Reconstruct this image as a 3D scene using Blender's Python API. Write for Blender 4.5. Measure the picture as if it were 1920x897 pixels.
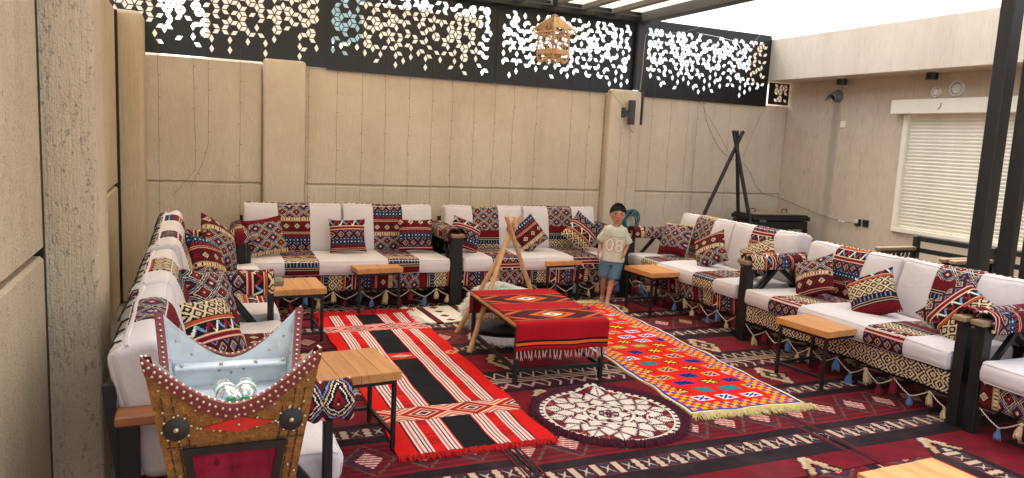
import bpy, math, random
import numpy as np
from mathutils import Matrix, Vector, noise as mnoise

for _o in list(bpy.data.objects):
    bpy.data.objects.remove(_o)
SC = bpy.context.scene
COL = SC.collection
R = math.radians
rnd = random.Random(7)

# ------------------------------------------------------------------ camera
cam_d = bpy.data.cameras.new('camera')
cam = bpy.data.objects.new('camera', cam_d)
COL.objects.link(cam)
cam_d.sensor_fit = 'HORIZONTAL'
cam_d.sensor_width = 36.0
cam_d.lens = 25.862
cam_d.clip_start = 0.05
cam_d.clip_end = 3000
_yaw, _pit, _rol = R(23.758), R(-7.660), R(2.877)
_f = Vector((math.sin(_yaw) * math.cos(_pit), math.cos(_yaw) * math.cos(_pit), math.sin(_pit)))
_r0 = Vector((math.cos(_yaw), -math.sin(_yaw), 0))
_u0 = _r0.cross(_f)
_r = math.cos(_rol) * _r0 + math.sin(_rol) * _u0
_u = -math.sin(_rol) * _r0 + math.cos(_rol) * _u0
cam.matrix_world = Matrix(((_r.x, _u.x, -_f.x, 0), (_r.y, _u.y, -_f.y, 0), (_r.z, _u.z, -_f.z, 1.65), (0, 0, 0, 1)))
SC.camera = cam

# ------------------------------------------------------------------ world, sun, exposure
W = bpy.data.worlds.new('World')
SC.world = W
W.use_nodes = True
SUN_EL, SUN_AZ = R(56), R(350)           # azimuth from +Y towards +X
wn = W.node_tree.nodes
wn.clear()
sky = wn.new('ShaderNodeTexSky')
sky.sky_type = 'NISHITA'
sky.sun_disc = False
sky.sun_elevation = SUN_EL
sky.sun_rotation = SUN_AZ
sky.air_density = 1.0
sky.dust_density = 5.0
sky.ozone_density = 1.0
bg = wn.new('ShaderNodeBackground')
bg.inputs[1].default_value = 0.15
wo = wn.new('ShaderNodeOutputWorld')
hs = wn.new('ShaderNodeHueSaturation')          # hazy, nearly colourless sky
hs.inputs['Saturation'].default_value = .30
W.node_tree.links.new(sky.outputs[0], hs.inputs['Color'])
W.node_tree.links.new(hs.outputs[0], bg.inputs[0])
W.node_tree.links.new(bg.outputs[0], wo.inputs[0])
sun_d = bpy.data.lights.new('sun', 'SUN')
sun_d.energy = 1.0
sun_d.angle = R(12)
sun_d.color = (1.0, 0.97, 0.92)
sun = bpy.data.objects.new('sun', sun_d)
COL.objects.link(sun)
_sd = Vector((math.sin(SUN_AZ) * math.cos(SUN_EL), math.cos(SUN_AZ) * math.cos(SUN_EL), math.sin(SUN_EL)))
sun.rotation_euler = _sd.to_track_quat('Z', 'Y').to_euler()
sun.location = (0, 0, 30)
SC.view_settings.view_transform = 'Standard'
SC.view_settings.look = 'None'
SC.view_settings.gamma = 1.0
SC.view_settings.exposure = 2.05
SC.cycles.use_denoising = True
SC.cycles.max_bounces = 8
SC.cycles.diffuse_bounces = 5
SC.cycles.sample_clamp_indirect = 8.0

# ------------------------------------------------------------------ tagging helpers
def tag(o, label=None, cat=None, group=None, kind=None):
    if label: o['label'] = label
    if cat: o['category'] = cat
    if group: o['group'] = group
    if kind: o['kind'] = kind
    return o

def thing(name, label, cat, loc=(0, 0, 0), rz=0.0, group=None, rot=None):
    o = bpy.data.objects.new(name, None)
    o.empty_display_size = 0.1
    COL.objects.link(o)
    o.location = loc
    o.rotation_euler = rot if rot else (0, 0, rz)
    return tag(o, label, cat, group)

def copy_tree(o, parent=None):
    c = o.copy()
    COL.objects.link(c)
    if parent is not None:
        c.parent = parent
    for ch in list(o.children):
        copy_tree(ch, c)
    return c

# ------------------------------------------------------------------ mesh builder
class MB:
    def __init__(s):
        s.v = []; s.f = []; s.uv = []; s.m = []; s.sm = []
    def vert(s, p):
        s.v.append((p[0], p[1], p[2])); return len(s.v) - 1
    def face(s, idx, uv=None, m=0, smooth=False):
        s.f.append(tuple(idx)); s.uv.append(uv if uv else [(0.0, 0.0)] * len(idx)); s.m.append(m); s.sm.append(smooth)
    def grid(s, P, UV=None, cu=False, cv=False, m=0, smooth=True, flip=False):
        """P[i][j] points; cu / cv close that direction."""
        n, k = len(P), len(P[0])
        b = len(s.v)
        for row in P:
            for p in row: s.v.append((p[0], p[1], p[2]))
        for i in range(n if cu else n - 1):
            i2 = (i + 1) % n
            for j in range(k if cv else k - 1):
                j2 = (j + 1) % k
                q = [(i, j), (i2, j), (i2, j2), (i, j2)]
                if flip: q = q[::-1]
                uv = [UV[a][c] for a, c in q] if UV is not None else None
                s.face([b + a * k + c for a, c in q], uv, m, smooth)
        return b
    def fan(s, idx, m=0, flip=False):
        s.face(list(idx)[::-1] if flip else list(idx), None, m, False)
    def box(s, c, d, rot=None, ch=0.0, m=0):
        hx, hy, hz = d[0] / 2, d[1] / 2, d[2] / 2
        M = rot if rot is not None else None
        def T(p):
            p = Vector(p)
            if M is not None: p = M @ p
            return (p.x + c[0], p.y + c[1], p.z + c[2])
        if ch <= 0:
            b = len(s.v)
            for z in (-hz, hz):
                for y in (-hy, hy):
                    for x in (-hx, hx): s.v.append(T((x, y, z)))
            for q in ((0, 2, 3, 1), (4, 5, 7, 6), (0, 1, 5, 4), (2, 6, 7, 3), (0, 4, 6, 2), (1, 3, 7, 5)):
                s.face([b + i for i in q], None, m)
            return
        ch = min(ch, hx * .49, hy * .49, hz * .49)
        h = (hx, hy, hz)
        b = len(s.v); ix = {}
        for sx in (-1, 1):
            for sy in (-1, 1):
                for sz in (-1, 1):
                    sg = (sx, sy, sz)
                    for a in range(3):
                        p = [sg[i] * (h[i] - (0 if i == a else ch)) for i in range(3)]
                        ix[(sx, sy, sz, a)] = len(s.v); s.v.append(T(p))
        def F(l):
            # orient outward
            pts = [Vector(s.v[i]) for i in l]
            n = (pts[1] - pts[0]).cross(pts[2] - pts[0])
            cc = sum(pts, Vector()) / len(pts) - Vector(c)
            if n.dot(cc) < 0: l = l[::-1]
            s.face(l, None, m)
        for a in range(3):
            o1, o2 = [i for i in range(3) if i != a]
            for sg in (-1, 1):
                l = []
                for s1, s2 in ((-1, -1), (1, -1), (1, 1), (-1, 1)):
                    k = [0, 0, 0]; k[a] = sg; k[o1] = s1; k[o2] = s2
                    l.append(ix[(k[0], k[1], k[2], a)])
                F(l)
            for s1 in (-1, 1):
                for s2 in (-1, 1):
                    l = []
                    for e, fa in ((-1, o1), (1, o1), (1, o2), (-1, o2)):
                        k = [0, 0, 0]; k[a] = e; k[o1] = s1; k[o2] = s2
                        l.append(ix[(k[0], k[1], k[2], fa)])
                    F(l)
        for sx in (-1, 1):
            for sy in (-1, 1):
                for sz in (-1, 1):
                    F([ix[(sx, sy, sz, a)] for a in range(3)])
    def bar(s, p0, p1, w, h, ch=0.0, m=0, up=(0, 0, 1)):
        p0, p1 = Vector(p0), Vector(p1)
        d = p1 - p0; L = d.length; d.normalize()
        u = Vector(up)
        if abs(d.dot(u)) > .98: u = Vector((0, 1, 0))
        x = d.cross(u).normalized(); z = x.cross(d)
        M = Matrix((x, d, z)).transposed()
        s.box((p0 + p1) / 2, (w, L, h), M, ch, m)
    def tube(s, pts, r, n=6, caps=True, m=0, smooth=True, uvs=1.0):
        pts = [Vector(p) for p in pts]
        rr = r if isinstance(r, (list, tuple)) else [r] * len(pts)
        P = []; UV = []; prev = None; L = 0
        for i, p in enumerate(pts):
            t = (pts[min(i + 1, len(pts) - 1)] - pts[max(i - 1, 0)])
            if t.length < 1e-9: t = Vector((0, 0, 1))
            t.normalize()
            if prev is None:
                a = Vector((0, 0, 1)) if abs(t.z) < .9 else Vector((1, 0, 0))
                x = t.cross(a).normalized()
            else:
                x = (prev - t * prev.dot(t))
                x = x.normalized() if x.length > 1e-6 else t.orthogonal().normalized()
            prev = x; y = t.cross(x)
            if i: L += (p - pts[i - 1]).length
            P.append([p + (x * math.cos(2 * math.pi * k / n) + y * math.sin(2 * math.pi * k / n)) * rr[i] for k in range(n)])
            UV.append([(L * uvs, k / n) for k in range(n)])
        b = s.grid(P, UV, cv=True, m=m, smooth=smooth)
        if caps:
            s.fan([b + k for k in range(n)], m, True)
            e = b + (len(pts) - 1) * n
            s.fan([e + k for k in range(n)], m)
    def lathe(s, prof, c=(0, 0, 0), n=16, m=0, M=None, smooth=True):
        P = []
        for r_, z in prof:
            row = []
            for k in range(n):
                a = 2 * math.pi * k / n
                p = Vector((r_ * math.cos(a), r_ * math.sin(a), z))
                if M is not None: p = M @ p
                row.append((p.x + c[0], p.y + c[1], p.z + c[2]))
            P.append(row)
        return s.grid(P, None, cv=True, m=m, smooth=smooth)
    def ball(s, c, r, n=8, k=5, m=0, sc=(1, 1, 1), M=None):
        P = []
        for i in range(k + 1):
            a = -math.pi / 2 + math.pi * i / k
            row = []
            for j in range(n):
                b = 2 * math.pi * j / n
                p = Vector((r * sc[0] * math.cos(a) * math.cos(b), r * sc[1] * math.cos(a) * math.sin(b), r * sc[2] * math.sin(a)))
                if M is not None: p = M @ p
                row.append((p.x + c[0], p.y + c[1], p.z + c[2]))
            P.append(row)
        s.grid(P, None, cv=True, m=m, smooth=True)
    def mesh(s, name, mats, ang=38):
        me = bpy.data.meshes.new(name)
        nl = np.fromiter((len(f) for f in s.f), dtype=np.int32, count=len(s.f))
        me.vertices.add(len(s.v))
        me.vertices.foreach_set('co', np.array(s.v, dtype=np.float32).ravel())
        flat = np.array([i for f in s.f for i in f], dtype=np.int32)
        me.loops.add(len(flat)); me.polygons.add(len(s.f))
        st = np.zeros(len(s.f), dtype=np.int32)
        st[1:] = np.cumsum(nl)[:-1]
        me.polygons.foreach_set('loop_start', st)
        me.loops.foreach_set('vertex_index', flat)
        uvl = me.uv_layers.new(name='UVMap')
        uvl.data.foreach_set('uv', np.array([c for f in s.uv for c in f], dtype=np.float32).ravel())
        for mt in (mats if isinstance(mats, (list, tuple)) else [mats]): me.materials.append(mt)
        me.polygons.foreach_set('material_index', np.array(s.m, dtype=np.int32))
        me.polygons.foreach_set('use_smooth', np.array(s.sm, dtype=bool))
        me.update(calc_edges=True)
        me.validate()
        if any(s.sm): me.set_sharp_from_angle(angle=R(ang))
        return me
    def build(s, name, mats, parent=None, ang=38):
        o = bpy.data.objects.new(name, s.mesh(name, mats, ang))
        COL.objects.link(o)
        if parent is not None: o.parent = parent
        return o

def inst(name, me, parent=None, loc=(0, 0, 0), rot=(0, 0, 0), sc=None):
    o = bpy.data.objects.new(name, me)
    COL.objects.link(o)
    o.location = loc; o.rotation_euler = rot
    if sc: o.scale = sc
    if parent is not None: o.parent = parent
    return o

def nz(x, y, z=0.0):
    return mnoise.noise(Vector((x, y, z)))

# ------------------------------------------------------------------ material helpers
def lin(c):
    c = c / 255.0
    return c / 12.92 if c <= .04045 else ((c + .055) / 1.055) ** 2.4
def C(r, g, b): return (lin(r), lin(g), lin(b), 1.0)

class NT:
    def __init__(s, name):
        s.mat = bpy.data.materials.new(name)
        s.mat.use_nodes = True
        s.t = s.mat.node_tree
        s.t.nodes.clear()
        s.out = s.t.nodes.new('ShaderNodeOutputMaterial')
        s.bsdf = s.t.nodes.new('ShaderNodeBsdfPrincipled')
        s.t.links.new(s.bsdf.outputs[0], s.out.inputs[0])
    def n(s, t): return s.t.nodes.new(t)
    def link(s, a, b): s.t.links.new(a, b)
    def set(s, sock, v):
        if isinstance(v, Ex): s.link(v.s, sock)
        elif hasattr(v, 'is_output'): s.link(v, sock)
        else: sock.default_value = v
    def math(s, op, a, b=0.0, c=None):
        nd = s.n('ShaderNodeMath'); nd.operation = op
        s.set(nd.inputs[0], a); s.set(nd.inputs[1], b)
        if c is not None: s.set(nd.inputs[2], c)
        return Ex(s, nd.outputs[0])
    def mix(s, f, a, b, blend='MIX'):
        nd = s.n('ShaderNodeMix'); nd.data_type = 'RGBA'; nd.blend_type = blend
        s.set(nd.inputs[0], f); s.set(nd.inputs[6], a); s.set(nd.inputs[7], b)
        return nd.outputs[2]
    def ramp(s, x, stops, interp='CONSTANT'):
        nd = s.n('ShaderNodeValToRGB'); cr = nd.color_ramp; cr.interpolation = interp
        stops = sorted(stops, key=lambda q: q[0])
        cr.elements[0].position = stops[0][0]; cr.elements[0].color = stops[0][1]
        cr.elements[1].position = stops[1][0] if len(stops) > 1 else 1.0
        cr.elements[1].color = stops[1][1] if len(stops) > 1 else stops[0][1]
        for p, c in stops[2:]:
            e = cr.elements.new(p); e.color = c
        s.set(nd.inputs[0], x)
        return nd.outputs[0]
    def coord(s, which):
        tc = s.n('ShaderNodeTexCoord')
        return tc.outputs[which]
    def uv(s):
        sp = s.n('ShaderNodeSeparateXYZ'); s.link(s.coord('UV'), sp.inputs[0])
        return Ex(s, sp.outputs[0]), Ex(s, sp.outputs[1])
    def noise(s, vec, scale, detail=3, rough=.55, sc=None, dist=0.0):
        if sc is not None:
            mp = s.n('ShaderNodeMapping'); mp.inputs['Scale'].default_value = sc
            s.link(vec, mp.inputs[0]); vec = mp.outputs[0]
        nd = s.n('ShaderNodeTexNoise'); s.link(vec, nd.inputs['Vector'])
        nd.inputs['Scale'].default_value = scale; nd.inputs['Detail'].default_value = detail
        nd.inputs['Roughness'].default_value = rough; nd.inputs['Distortion'].default_value = dist
        return Ex(s, nd.outputs[0])
    def bump(s, h, strength=.3, dist=.01, prev=None):
        nd = s.n('ShaderNodeBump'); nd.inputs['Strength'].default_value = strength
        nd.inputs['Distance'].default_value = dist
        s.set(nd.inputs['Height'], h)
        if prev is not None: s.link(prev, nd.inputs['Normal'])
        s.link(nd.outputs[0], s.bsdf.inputs['Normal'])
        return nd.outputs[0]
    def base(s, c): s.set(s.bsdf.inputs['Base Color'], c)
    def rough(s, v): s.set(s.bsdf.inputs['Roughness'], v)

class Ex:
    def __init__(s, nt, sock): s.nt = nt; s.s = sock
    def _b(s, op, o): return s.nt.math(op, s, o)
    def __add__(s, o): return s._b('ADD', o)
    __radd__ = __add__
    def __sub__(s, o): return s._b('SUBTRACT', o)
    def __rsub__(s, o): return s.nt.math('SUBTRACT', o, s)
    def __mul__(s, o): return s._b('MULTIPLY', o)
    __rmul__ = __mul__
    def __truediv__(s, o): return s._b('DIVIDE', o)
    def abs(s): return s._b('ABSOLUTE', 0.0)
    def fract(s): return s._b('FRACT', 0.0)
    def floor(s): return s._b('FLOOR', 0.0)
    def mod(s, o): return s._b('FLOORED_MODULO', o)
    def snap(s, q): return s._b('SNAP', q)
    def pp(s, o): return s._b('PINGPONG', o)
    def gt(s, o): return s._b('GREATER_THAN', o)
    def lt(s, o): return s._b('LESS_THAN', o)
    def min(s, o): return s._b('MINIMUM', o)
    def max(s, o): return s._b('MAXIMUM', o)
    def sin(s): return s._b('SINE', 0.0)

def plain(name, col, rough=.6, metal=0.0, var=.08, nscale=12, bump=0.0, bscale=200, sc=None):
    k = NT(name)
    ob = k.coord('Object')
    f = k.noise(ob, nscale, 4, .6, sc)
    dark = tuple(c * (1 - var * 1.6) for c in col[:3]) + (1,)
    lite = tuple(min(1, c * (1 + var)) for c in col[:3]) + (1,)
    k.base(k.ramp(f, [(.25, dark), (.75, lite)], 'LINEAR'))
    k.rough(f * .18 + (rough - .09))
    k.bsdf.inputs['Metallic'].default_value = metal
    if bump: k.bump(k.noise(ob, bscale, 2), bump, .002)
    return k.mat

def plaster(name, c1, c2, streak=(60, 60, 7), bump=.5, fine=120, dist=.006, stain=None, scrape=0.0, pits=0.0):
    k = NT(name)
    ob = k.coord('Object')
    big = k.noise(ob, 1.3, 4, .6)
    mid = k.noise(ob, 9, 4, .65)
    col = k.ramp(big * .65 + mid * .35, [(.3, c2), (.68, c1)], 'LINEAR')
    st = k.noise(ob, 1.0, 3, .6, sc=streak)
    fn = k.noise(ob, fine, 2, .7)
    if scrape:
        g = k.ramp(st, [(.36, (0, 0, 0, 1)), (.44, (1, 1, 1, 1))], 'LINEAR')
        col = k.mix(Ex(k, g) * (-scrape) + scrape, col, tuple(c * .62 for c in c2[:3]) + (1,))
        hgt = Ex(k, g) * .7 + fn * .5
    else:
        hgt = st * .8 + fn * .6
    if pits:
        pt = k.noise(ob, 1.0, 3, .75, sc=(70, 70, 34))
        pm = Ex(k, k.ramp(pt, [(.60, (0, 0, 0, 1)), (.70, (1, 1, 1, 1))], 'LINEAR'))
        col = k.mix(pm * pits, col, tuple(c * .45 for c in c2[:3]) + (1,))
        hgt = hgt - pm * .6
        comb = k.noise(ob, 1.0, 2, .6, sc=(120, 120, 3))
        col = k.mix(Ex(k, k.ramp(comb, [(.48, (0, 0, 0, 1)), (.72, (1, 1, 1, 1))], 'LINEAR')) * .10, col, tuple(c * .7 for c in c2[:3]) + (1,))
        hgt = hgt + comb * .3
    dz = k.noise(ob, 1.0, 3, .6, sc=(3.2, 3.2, .35))
    dm = Ex(k, k.ramp(dz, [(.5, (0, 0, 0, 1)), (.78, (1, 1, 1, 1))], 'LINEAR'))
    col = k.mix(dm * .42, col, tuple(c * .72 for c in c2[:3]) + (1,))
    col = k.mix(Ex(k, k.ramp(k.noise(ob, 3.1, 4, .7), [(.58, (0, 0, 0, 1)), (.72, (1, 1, 1, 1))], 'LINEAR')) * .16, col, tuple(min(1, c * 1.12) for c in c1[:3]) + (1,))
    if stain is not None:
        col = stain(k, ob, col)
    k.base(col); k.rough(.92)
    k.bump(hgt, bump, dist)
    return k.mat
# ------------------------------------------------------------------ colours of the weavings
MAR = C(84, 18, 28); RED = C(138, 26, 34); BLK = C(28, 20, 23); BEI = C(214, 190, 152); CRM = C(236, 226, 206)
BLU = C(104, 150, 190); NVY = C(38, 50, 82); ORG = C(206, 92, 42); PNK = C(222, 168, 150); DRD = C(128, 18, 30)
WHT = C(232, 226, 222); GRN = C(70, 122, 90)

# band generators: f(k, U, T, h) -> colour (U along the band, T across it in metres, h its width)
def solid(c): return lambda k, U, T, h: c
def stripes(*ws):
    def f(k, U, T, h):
        tot = sum(w for w, _ in ws); p = 0; st = []
        for w, c in ws: st.append((p / tot, c)); p += w
        return k.ramp(T / h, st)
    return f
def dia(w, *stops, off=0.0):
    def f(k, U, T, h):
        a = (U + off).pp(w / 2) / w
        b = (T / h - .5).abs()
        return k.ramp(a + b, list(stops))
    return f
def latt(w, hh, *stops):
    def f(k, U, T, h):
        return k.ramp(U.pp(w / 2) / w + T.pp(hh / 2) / hh, list(stops))
    return f
def zig(p, amp, *stops):
    def f(k, U, T, h):
        return k.ramp(T / h + (U.pp(p / 2) / (p / 2) - .5) * amp, list(stops))
    return f
def zigc(p, amp, cols, bgc):
    """zigzag ribbon whose colour changes along the band"""
    def f(k, U, T, h):
        s = T / h + (U.pp(p / 2) / (p / 2) - .5) * amp
        n = len(cols)
        cc = k.ramp((U / (p * n / 2) + s * .55).fract(), [(i / n, c) for i, c in enumerate(cols)])
        m = k.ramp(s, [(0, (0, 0, 0, 1)), (.3, (1, 1, 1, 1)), (.72, (0, 0, 0, 1))])
        return k.mix(m, bgc, cc)
    return f
def dots(p, a, b, duty=.5, border=None):
    def f(k, U, T, h):
        c = k.ramp((U / p).fract(), [(0, a), (duty, b)])
        if border is not None:
            e = (T / h - .5).abs().gt(.3)
            c = k.mix(e, c, border)
        return c
    return f
def tri(p, a, b, c=None):
    def f(k, U, T, h):
        s = U.pp(p / 2) / (p / 2) - T / h
        if c is None: return k.ramp(s * .5 + .5, [(0, a), (.5, b)])
        return k.ramp(s * .5 + .5, [(0, a), (.4, c), (.52, b), (.72, a), (.84, b)])
    return f
def squig(p, a, b):
    def f(k, U, T, h):
        s = (T / .022 + (U.pp(p / 2) / (p / 2)) * 2.2 + ((U * 61).sin()) * .25).fract()
        return k.ramp(s, [(0, a), (.6, b)])
    return f

def bands_color(k, U, V, bands):
    """bands: (start, generator) sorted; the last item is (end, None)"""
    col = None
    for i in range(len(bands) - 1):
        v0, g = bands[i]; v1 = bands[i + 1][0]
        c = g(k, U, V - v0, v1 - v0)
        col = c if col is None else k.mix(V.gt(v0), col, c)
    return col

def cloth_finish(k, col, rough=.95, fuzz=.25, bscale=260, wear=.14):
    ob = k.coord('Object')
    f = k.noise(ob, 26, 3, .7)
    col = k.mix(1.0, col, k.ramp(f, [(.3, (1 - wear, 1 - wear, 1 - wear, 1)), (.7, (1, 1, 1, 1))], 'LINEAR'), 'MULTIPLY')
    k.base(col); k.rough(rough)
    k.bsdf.inputs['Specular IOR Level'].default_value = .2
    k.bump(k.noise(ob, bscale, 2, .8), fuzz, .004)
    return k.mat

def seq(*items):
    out = []; v = 0
    for h, g in items: out.append((v, g)); v += h
    out.append((v, None))
    return out, v

KIL, KPER = seq(
    (.125, latt(.078, .066, (0, BEI), (.16, BLK), (.36, BEI), (.58, BLK), (.76, BEI), (.93, BLK))),       # 0.00 lattice
    (.028, stripes((1, BLK), (4, C(176, 74, 38)), (1, BEI), (1, BLK))),
    (.058, zigc(.06, .75, [RED, CRM, BLU, RED], BLK)),                                                                # 0.153 zigzag
    (.044, stripes((2, BEI), (3, RED), (1, BLK), (3, RED), (1.5, PNK), (2, MAR))),
    (.080, dia(.08, (0, PNK), (.07, MAR), (.18, BLU), (.22, MAR), (.30, BEI), (.35, MAR), (.46, BLK), (.58, MAR), (.74, BLU), (.79, MAR))),  # 0.255 nested
    (.058, latt(.034, .032, (0, CRM), (.16, BLU), (.30, NVY), (.52, BLK), (.90, BLU))),                                           # 0.335 blue triangles
    (.034, dots(.016, RED, BLK, .6)),
    (.028, stripes((1, PNK), (2, MAR), (1, BEI), (2, RED), (1, BLK))),
    (.096, dia(.100, (0, BLK), (.06, BEI), (.12, BLK), (.17, BEI), (.27, BLK), (.36, MAR), (.52, DRD), (.6, BLK), (.68, MAR))),    # 0.455 big diamonds
    (.040, dots(.024, BEI, BLK, .7, C(180, 146, 98))),
    (.260, latt(.132, .108, (0, PNK), (.11, MAR), (.28, BLK), (.35, BLU), (.40, MAR), (.48, BEI), (.53, BLK), (.62, CRM), (.66, BLK), (.76, RED), (.86, MAR), (.94, BEI))),  # 0.591 blue lattice
    (.075, squig(.06, DRD, C(46, 12, 20))),                                                                           # 0.761
    (.030, stripes((1, BLK), (1, BEI), (2, BLK), (1, BEI))),
    (.050, dots(.03, BLU, BLK, .25, MAR)),
)
def mat_kilim():
    k = NT('kilim_weave')
    u, v = k.uv()
    col = bands_color(k, u.snap(.0045), v.mod(KPER).snap(.0045), KIL)
    return cloth_finish(k, col)

def mat_lattice_skirt():
    k = NT('lattice_skirt_weave')
    u, v = k.uv()
    b, _ = seq((.012, solid(BLK)), (.14, latt(.115, .096, (0, BEI), (.1, BLK), (.22, BEI), (.36, BLK), (.5, BEI), (.64, BLK), (.78, BEI), (.9, BLK))),
               (.01, solid(BLK)), (.05, dia(.045, (0, BLK), (.2, ORG), (.55, C(150, 54, 30)), (.7, BLK))), (.2, solid(MAR)))
    return cloth_finish(k, bands_color(k, u.snap(.008), v.snap(.008), b))

def mat_carpet():
    """the dark flat-woven floor carpets: bands across the length, in metres of the courtyard"""
    k = NT('maroon_band_carpet')
    u, v = k.uv()
    bk = C(36, 24, 30); mr = C(96, 17, 30); rd = C(124, 20, 35); dk = C(66, 18, 30); cr = C(196, 176, 152); kh = C(112, 88, 66); nv = C(44, 46, 66)
    def xx(k, U, T, h):
        # crosses between stepped cream blocks
        p = .125
        a = ((U / p).fract() - .5).abs(); b = T / h - .5
        st = ((b * 6).floor() * .5).fract() * .05
        x = (a - b.abs() * .58).abs()
        c = k.ramp(x, [(0, cr), (.045, dk)])
        c = k.mix(((b.abs() - a).gt(.10)), c, nv)
        c = k.mix((a - .30 + b.abs() * .10).gt(.02) * (a).lt(.30), c, dk)
        c = k.mix((a + st).gt(.37), c, cr)
        return k.mix(b.abs().gt(.45), c, rd)
    def hatch(k, U, T, h):
        p = .27
        a = U.pp(p / 2) / (p / 2); b = (T / h - .5).abs() * 2
        d = a + b
        bgc = k.ramp((T / .05).fract(), [(0, mr), (.5, dk), (.66, rd)])
        c = k.mix((d - 1.02).abs().lt(.075) , bgc, k.ramp(((U + T) / .017).fract(), [(0, kh), (.55, dk)]))
        c = k.mix((d - .80).abs().lt(.08) * (U / p).fract().gt(.5), c, nv)
        c = k.mix(d.lt(.55), c, k.ramp((T / .026 + U * 6).fract(), [(0, C(226, 180, 166)), (.55, rd)]))
        return c
    def motif(k, U, T, h):
        p = .93
        a = ((U + .22).mod(p) - p / 2).abs().snap(.014); b = (T / h - .5).snap(.05)
        d = a / .145 + b.abs() * 1.75
        c = k.mix((U * 1.7).sin().gt(-5), rd, k.ramp(k.noise(k.coord('Object'), 6, 2), [(.3, rd), (.7, C(100, 14, 28))], 'LINEAR'))
        m = k.ramp(d, [(0, cr), (.1, nv), (.3, dk), (.45, C(188, 152, 110)), (.72, bk), (.86, rd)])
        c = k.mix(d.lt(.86), c, m)
        c = k.mix((d - .78).abs().lt(.12) * b.abs().gt(.17), c, cr)
        return c
    def zigline(k, U, T, h):
        s = (T / h - .5 - (U.pp(.05) / .05 - .5) * .55).abs()
        on = (U / .55).fract().gt(.42)
        tick = ((U / .085).fract() - .5 + (T / h - .5).abs() * .9).abs()
        c1 = k.ramp(s, [(0, C(196, 150, 150)), (.14, C(74, 18, 32))])
        c2 = k.ramp(tick, [(0, cr), (.1, bk), (.2, C(74, 18, 32))])
        return k.mix(on, c2, c1)
    b, per = seq((.02, solid(rd)), (.35, hatch), (.025, solid(rd)), (.085, solid(bk)), (.125, xx), (.06, solid(bk)), (.37, motif), (.05, solid(bk)),
                 (.13, zigline), (.018, solid(cr)), (.05, stripes((1, dk), (1, mr), (1, cr), (2, dk))), (.012, solid(cr)),
                 (.12, tri(.10, bk, dk, cr)), (.05, solid(bk)), (.40, motif), (.13, solid(bk)), (.13, xx), (.09, solid(bk)), (.0, solid(bk)))
    c = bands_color(k, u.snap(.006), (v - 3.2).mod(per).snap(.006), b)
    # dust specks
    ob = k.coord('Object')
    sp = k.noise(ob, 90, 2, .7)
    c = k.mix(sp.gt(.735) * .35, c, C(190, 176, 160))
    dn = k.noise(ob, 1.6, 4, .65)
    c = k.mix(Ex(k, k.ramp(dn, [(.5, (0, 0, 0, 1)), (.8, (1, 1, 1, 1))], 'LINEAR')) * .12, c, C(150, 130, 118))
    return cloth_finish(k, c, .97, .4, 220)

def mat_redrug():
    k = NT('scarlet_striped_rug_weave')
    u, v = k.uv()
    sc = C(214, 22, 20); bk = C(22, 22, 28); cr = C(238, 214, 206); og = C(232, 104, 58); dr = C(150, 18, 22)
    x = (u - .44).abs()
    x = x.snap(.004)
    st = lambda a: [(a, cr), (a + .013, dr), (a + .019, cr), (a + .034, bk), (a + .042, cr), (a + .056, C(206, 110, 110)), (a + .066, cr), (a + .078, dr)]
    stops = [(0, bk)] + [(.09, sc)] + [(p, c) for p, c in st(.098)] + [(.182, sc)] + [(p, c) for p, c in st(.245)] + [(.328, bk), (.336, sc)]
    col = k.ramp(x * 2, [(p * 2, c) for p, c in stops])
    # black figures in the plain red ribbon
    mo = (x - .213).abs()
    fig = k.ramp((v / .26).fract(), [(0, (0, 0, 0, 1)), (.36, (1, 1, 1, 1)), (.7, (0, 0, 0, 1)), (.8, (1, 1, 1, 1)), (.9, (0, 0, 0, 1))])
    lace = (((v / .018).fract() - .5).abs() + ((x / .014).fract() - .5).abs()).lt(.42)
    col = k.mix(mo.lt(.03) * Ex(k, fig) * lace, col, C(70, 8, 12))
    # medallion bands across
    def medal(col, y0, h, ca, cb):
        t = ((v - y0) / h).snap(.025)
        p = .30
        a = (u + .02).pp(p / 2) / p; b2 = (t - .5).abs()
        d = a + b2 * 1.02
        m = k.ramp(d, [(0, dr), (.07, bk), (.11, cr), (.17, dr), (.22, bk), (.27, cr), (.30, ca), (.36, dr), (.44, dr), (.48, ca), (.52, cr), (.57, cb), (.66, ca), (.70, cr), (.76, bk), (.80, cb), (.88, cr)])
        m = k.mix(b2.gt(.46), m, bk)
        return k.mix(b2.lt(.5), col, m)
    col = medal(col, .43, .21, og, C(224, 134, 104))
    col = medal(col, 2.42, .20, C(236, 150, 130), C(214, 60, 48))
    # the red cross ribbon in the middle
    t = (v - 1.60) / .17; b2 = (t - .5).abs()
    d = (u - .44).abs() / .24 + b2 * 2
    star = k.ramp(d.snap(.05), [(0, dr), (.12, cr), (.3, C(120, 12, 18)), (.42, og), (.55, sc), (.7, og), (.78, dr), (.9, sc)])
    core = (x.lt(.095)).max((x - .385).abs().lt(.055))
    d3 = (x - .385).abs() / .12 + b2 * 2
    star2 = k.ramp(d3.snap(.05), [(0, dr), (.2, C(236, 170, 120)), (.4, og), (.6, sc)])
    col = k.mix(b2.lt(.5) * x.lt(.095), col, star)
    col = k.mix(b2.lt(.5) * (x - .385).abs().lt(.055), col, star2)
    return cloth_finish(k, col, .95, .45, 200)

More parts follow.
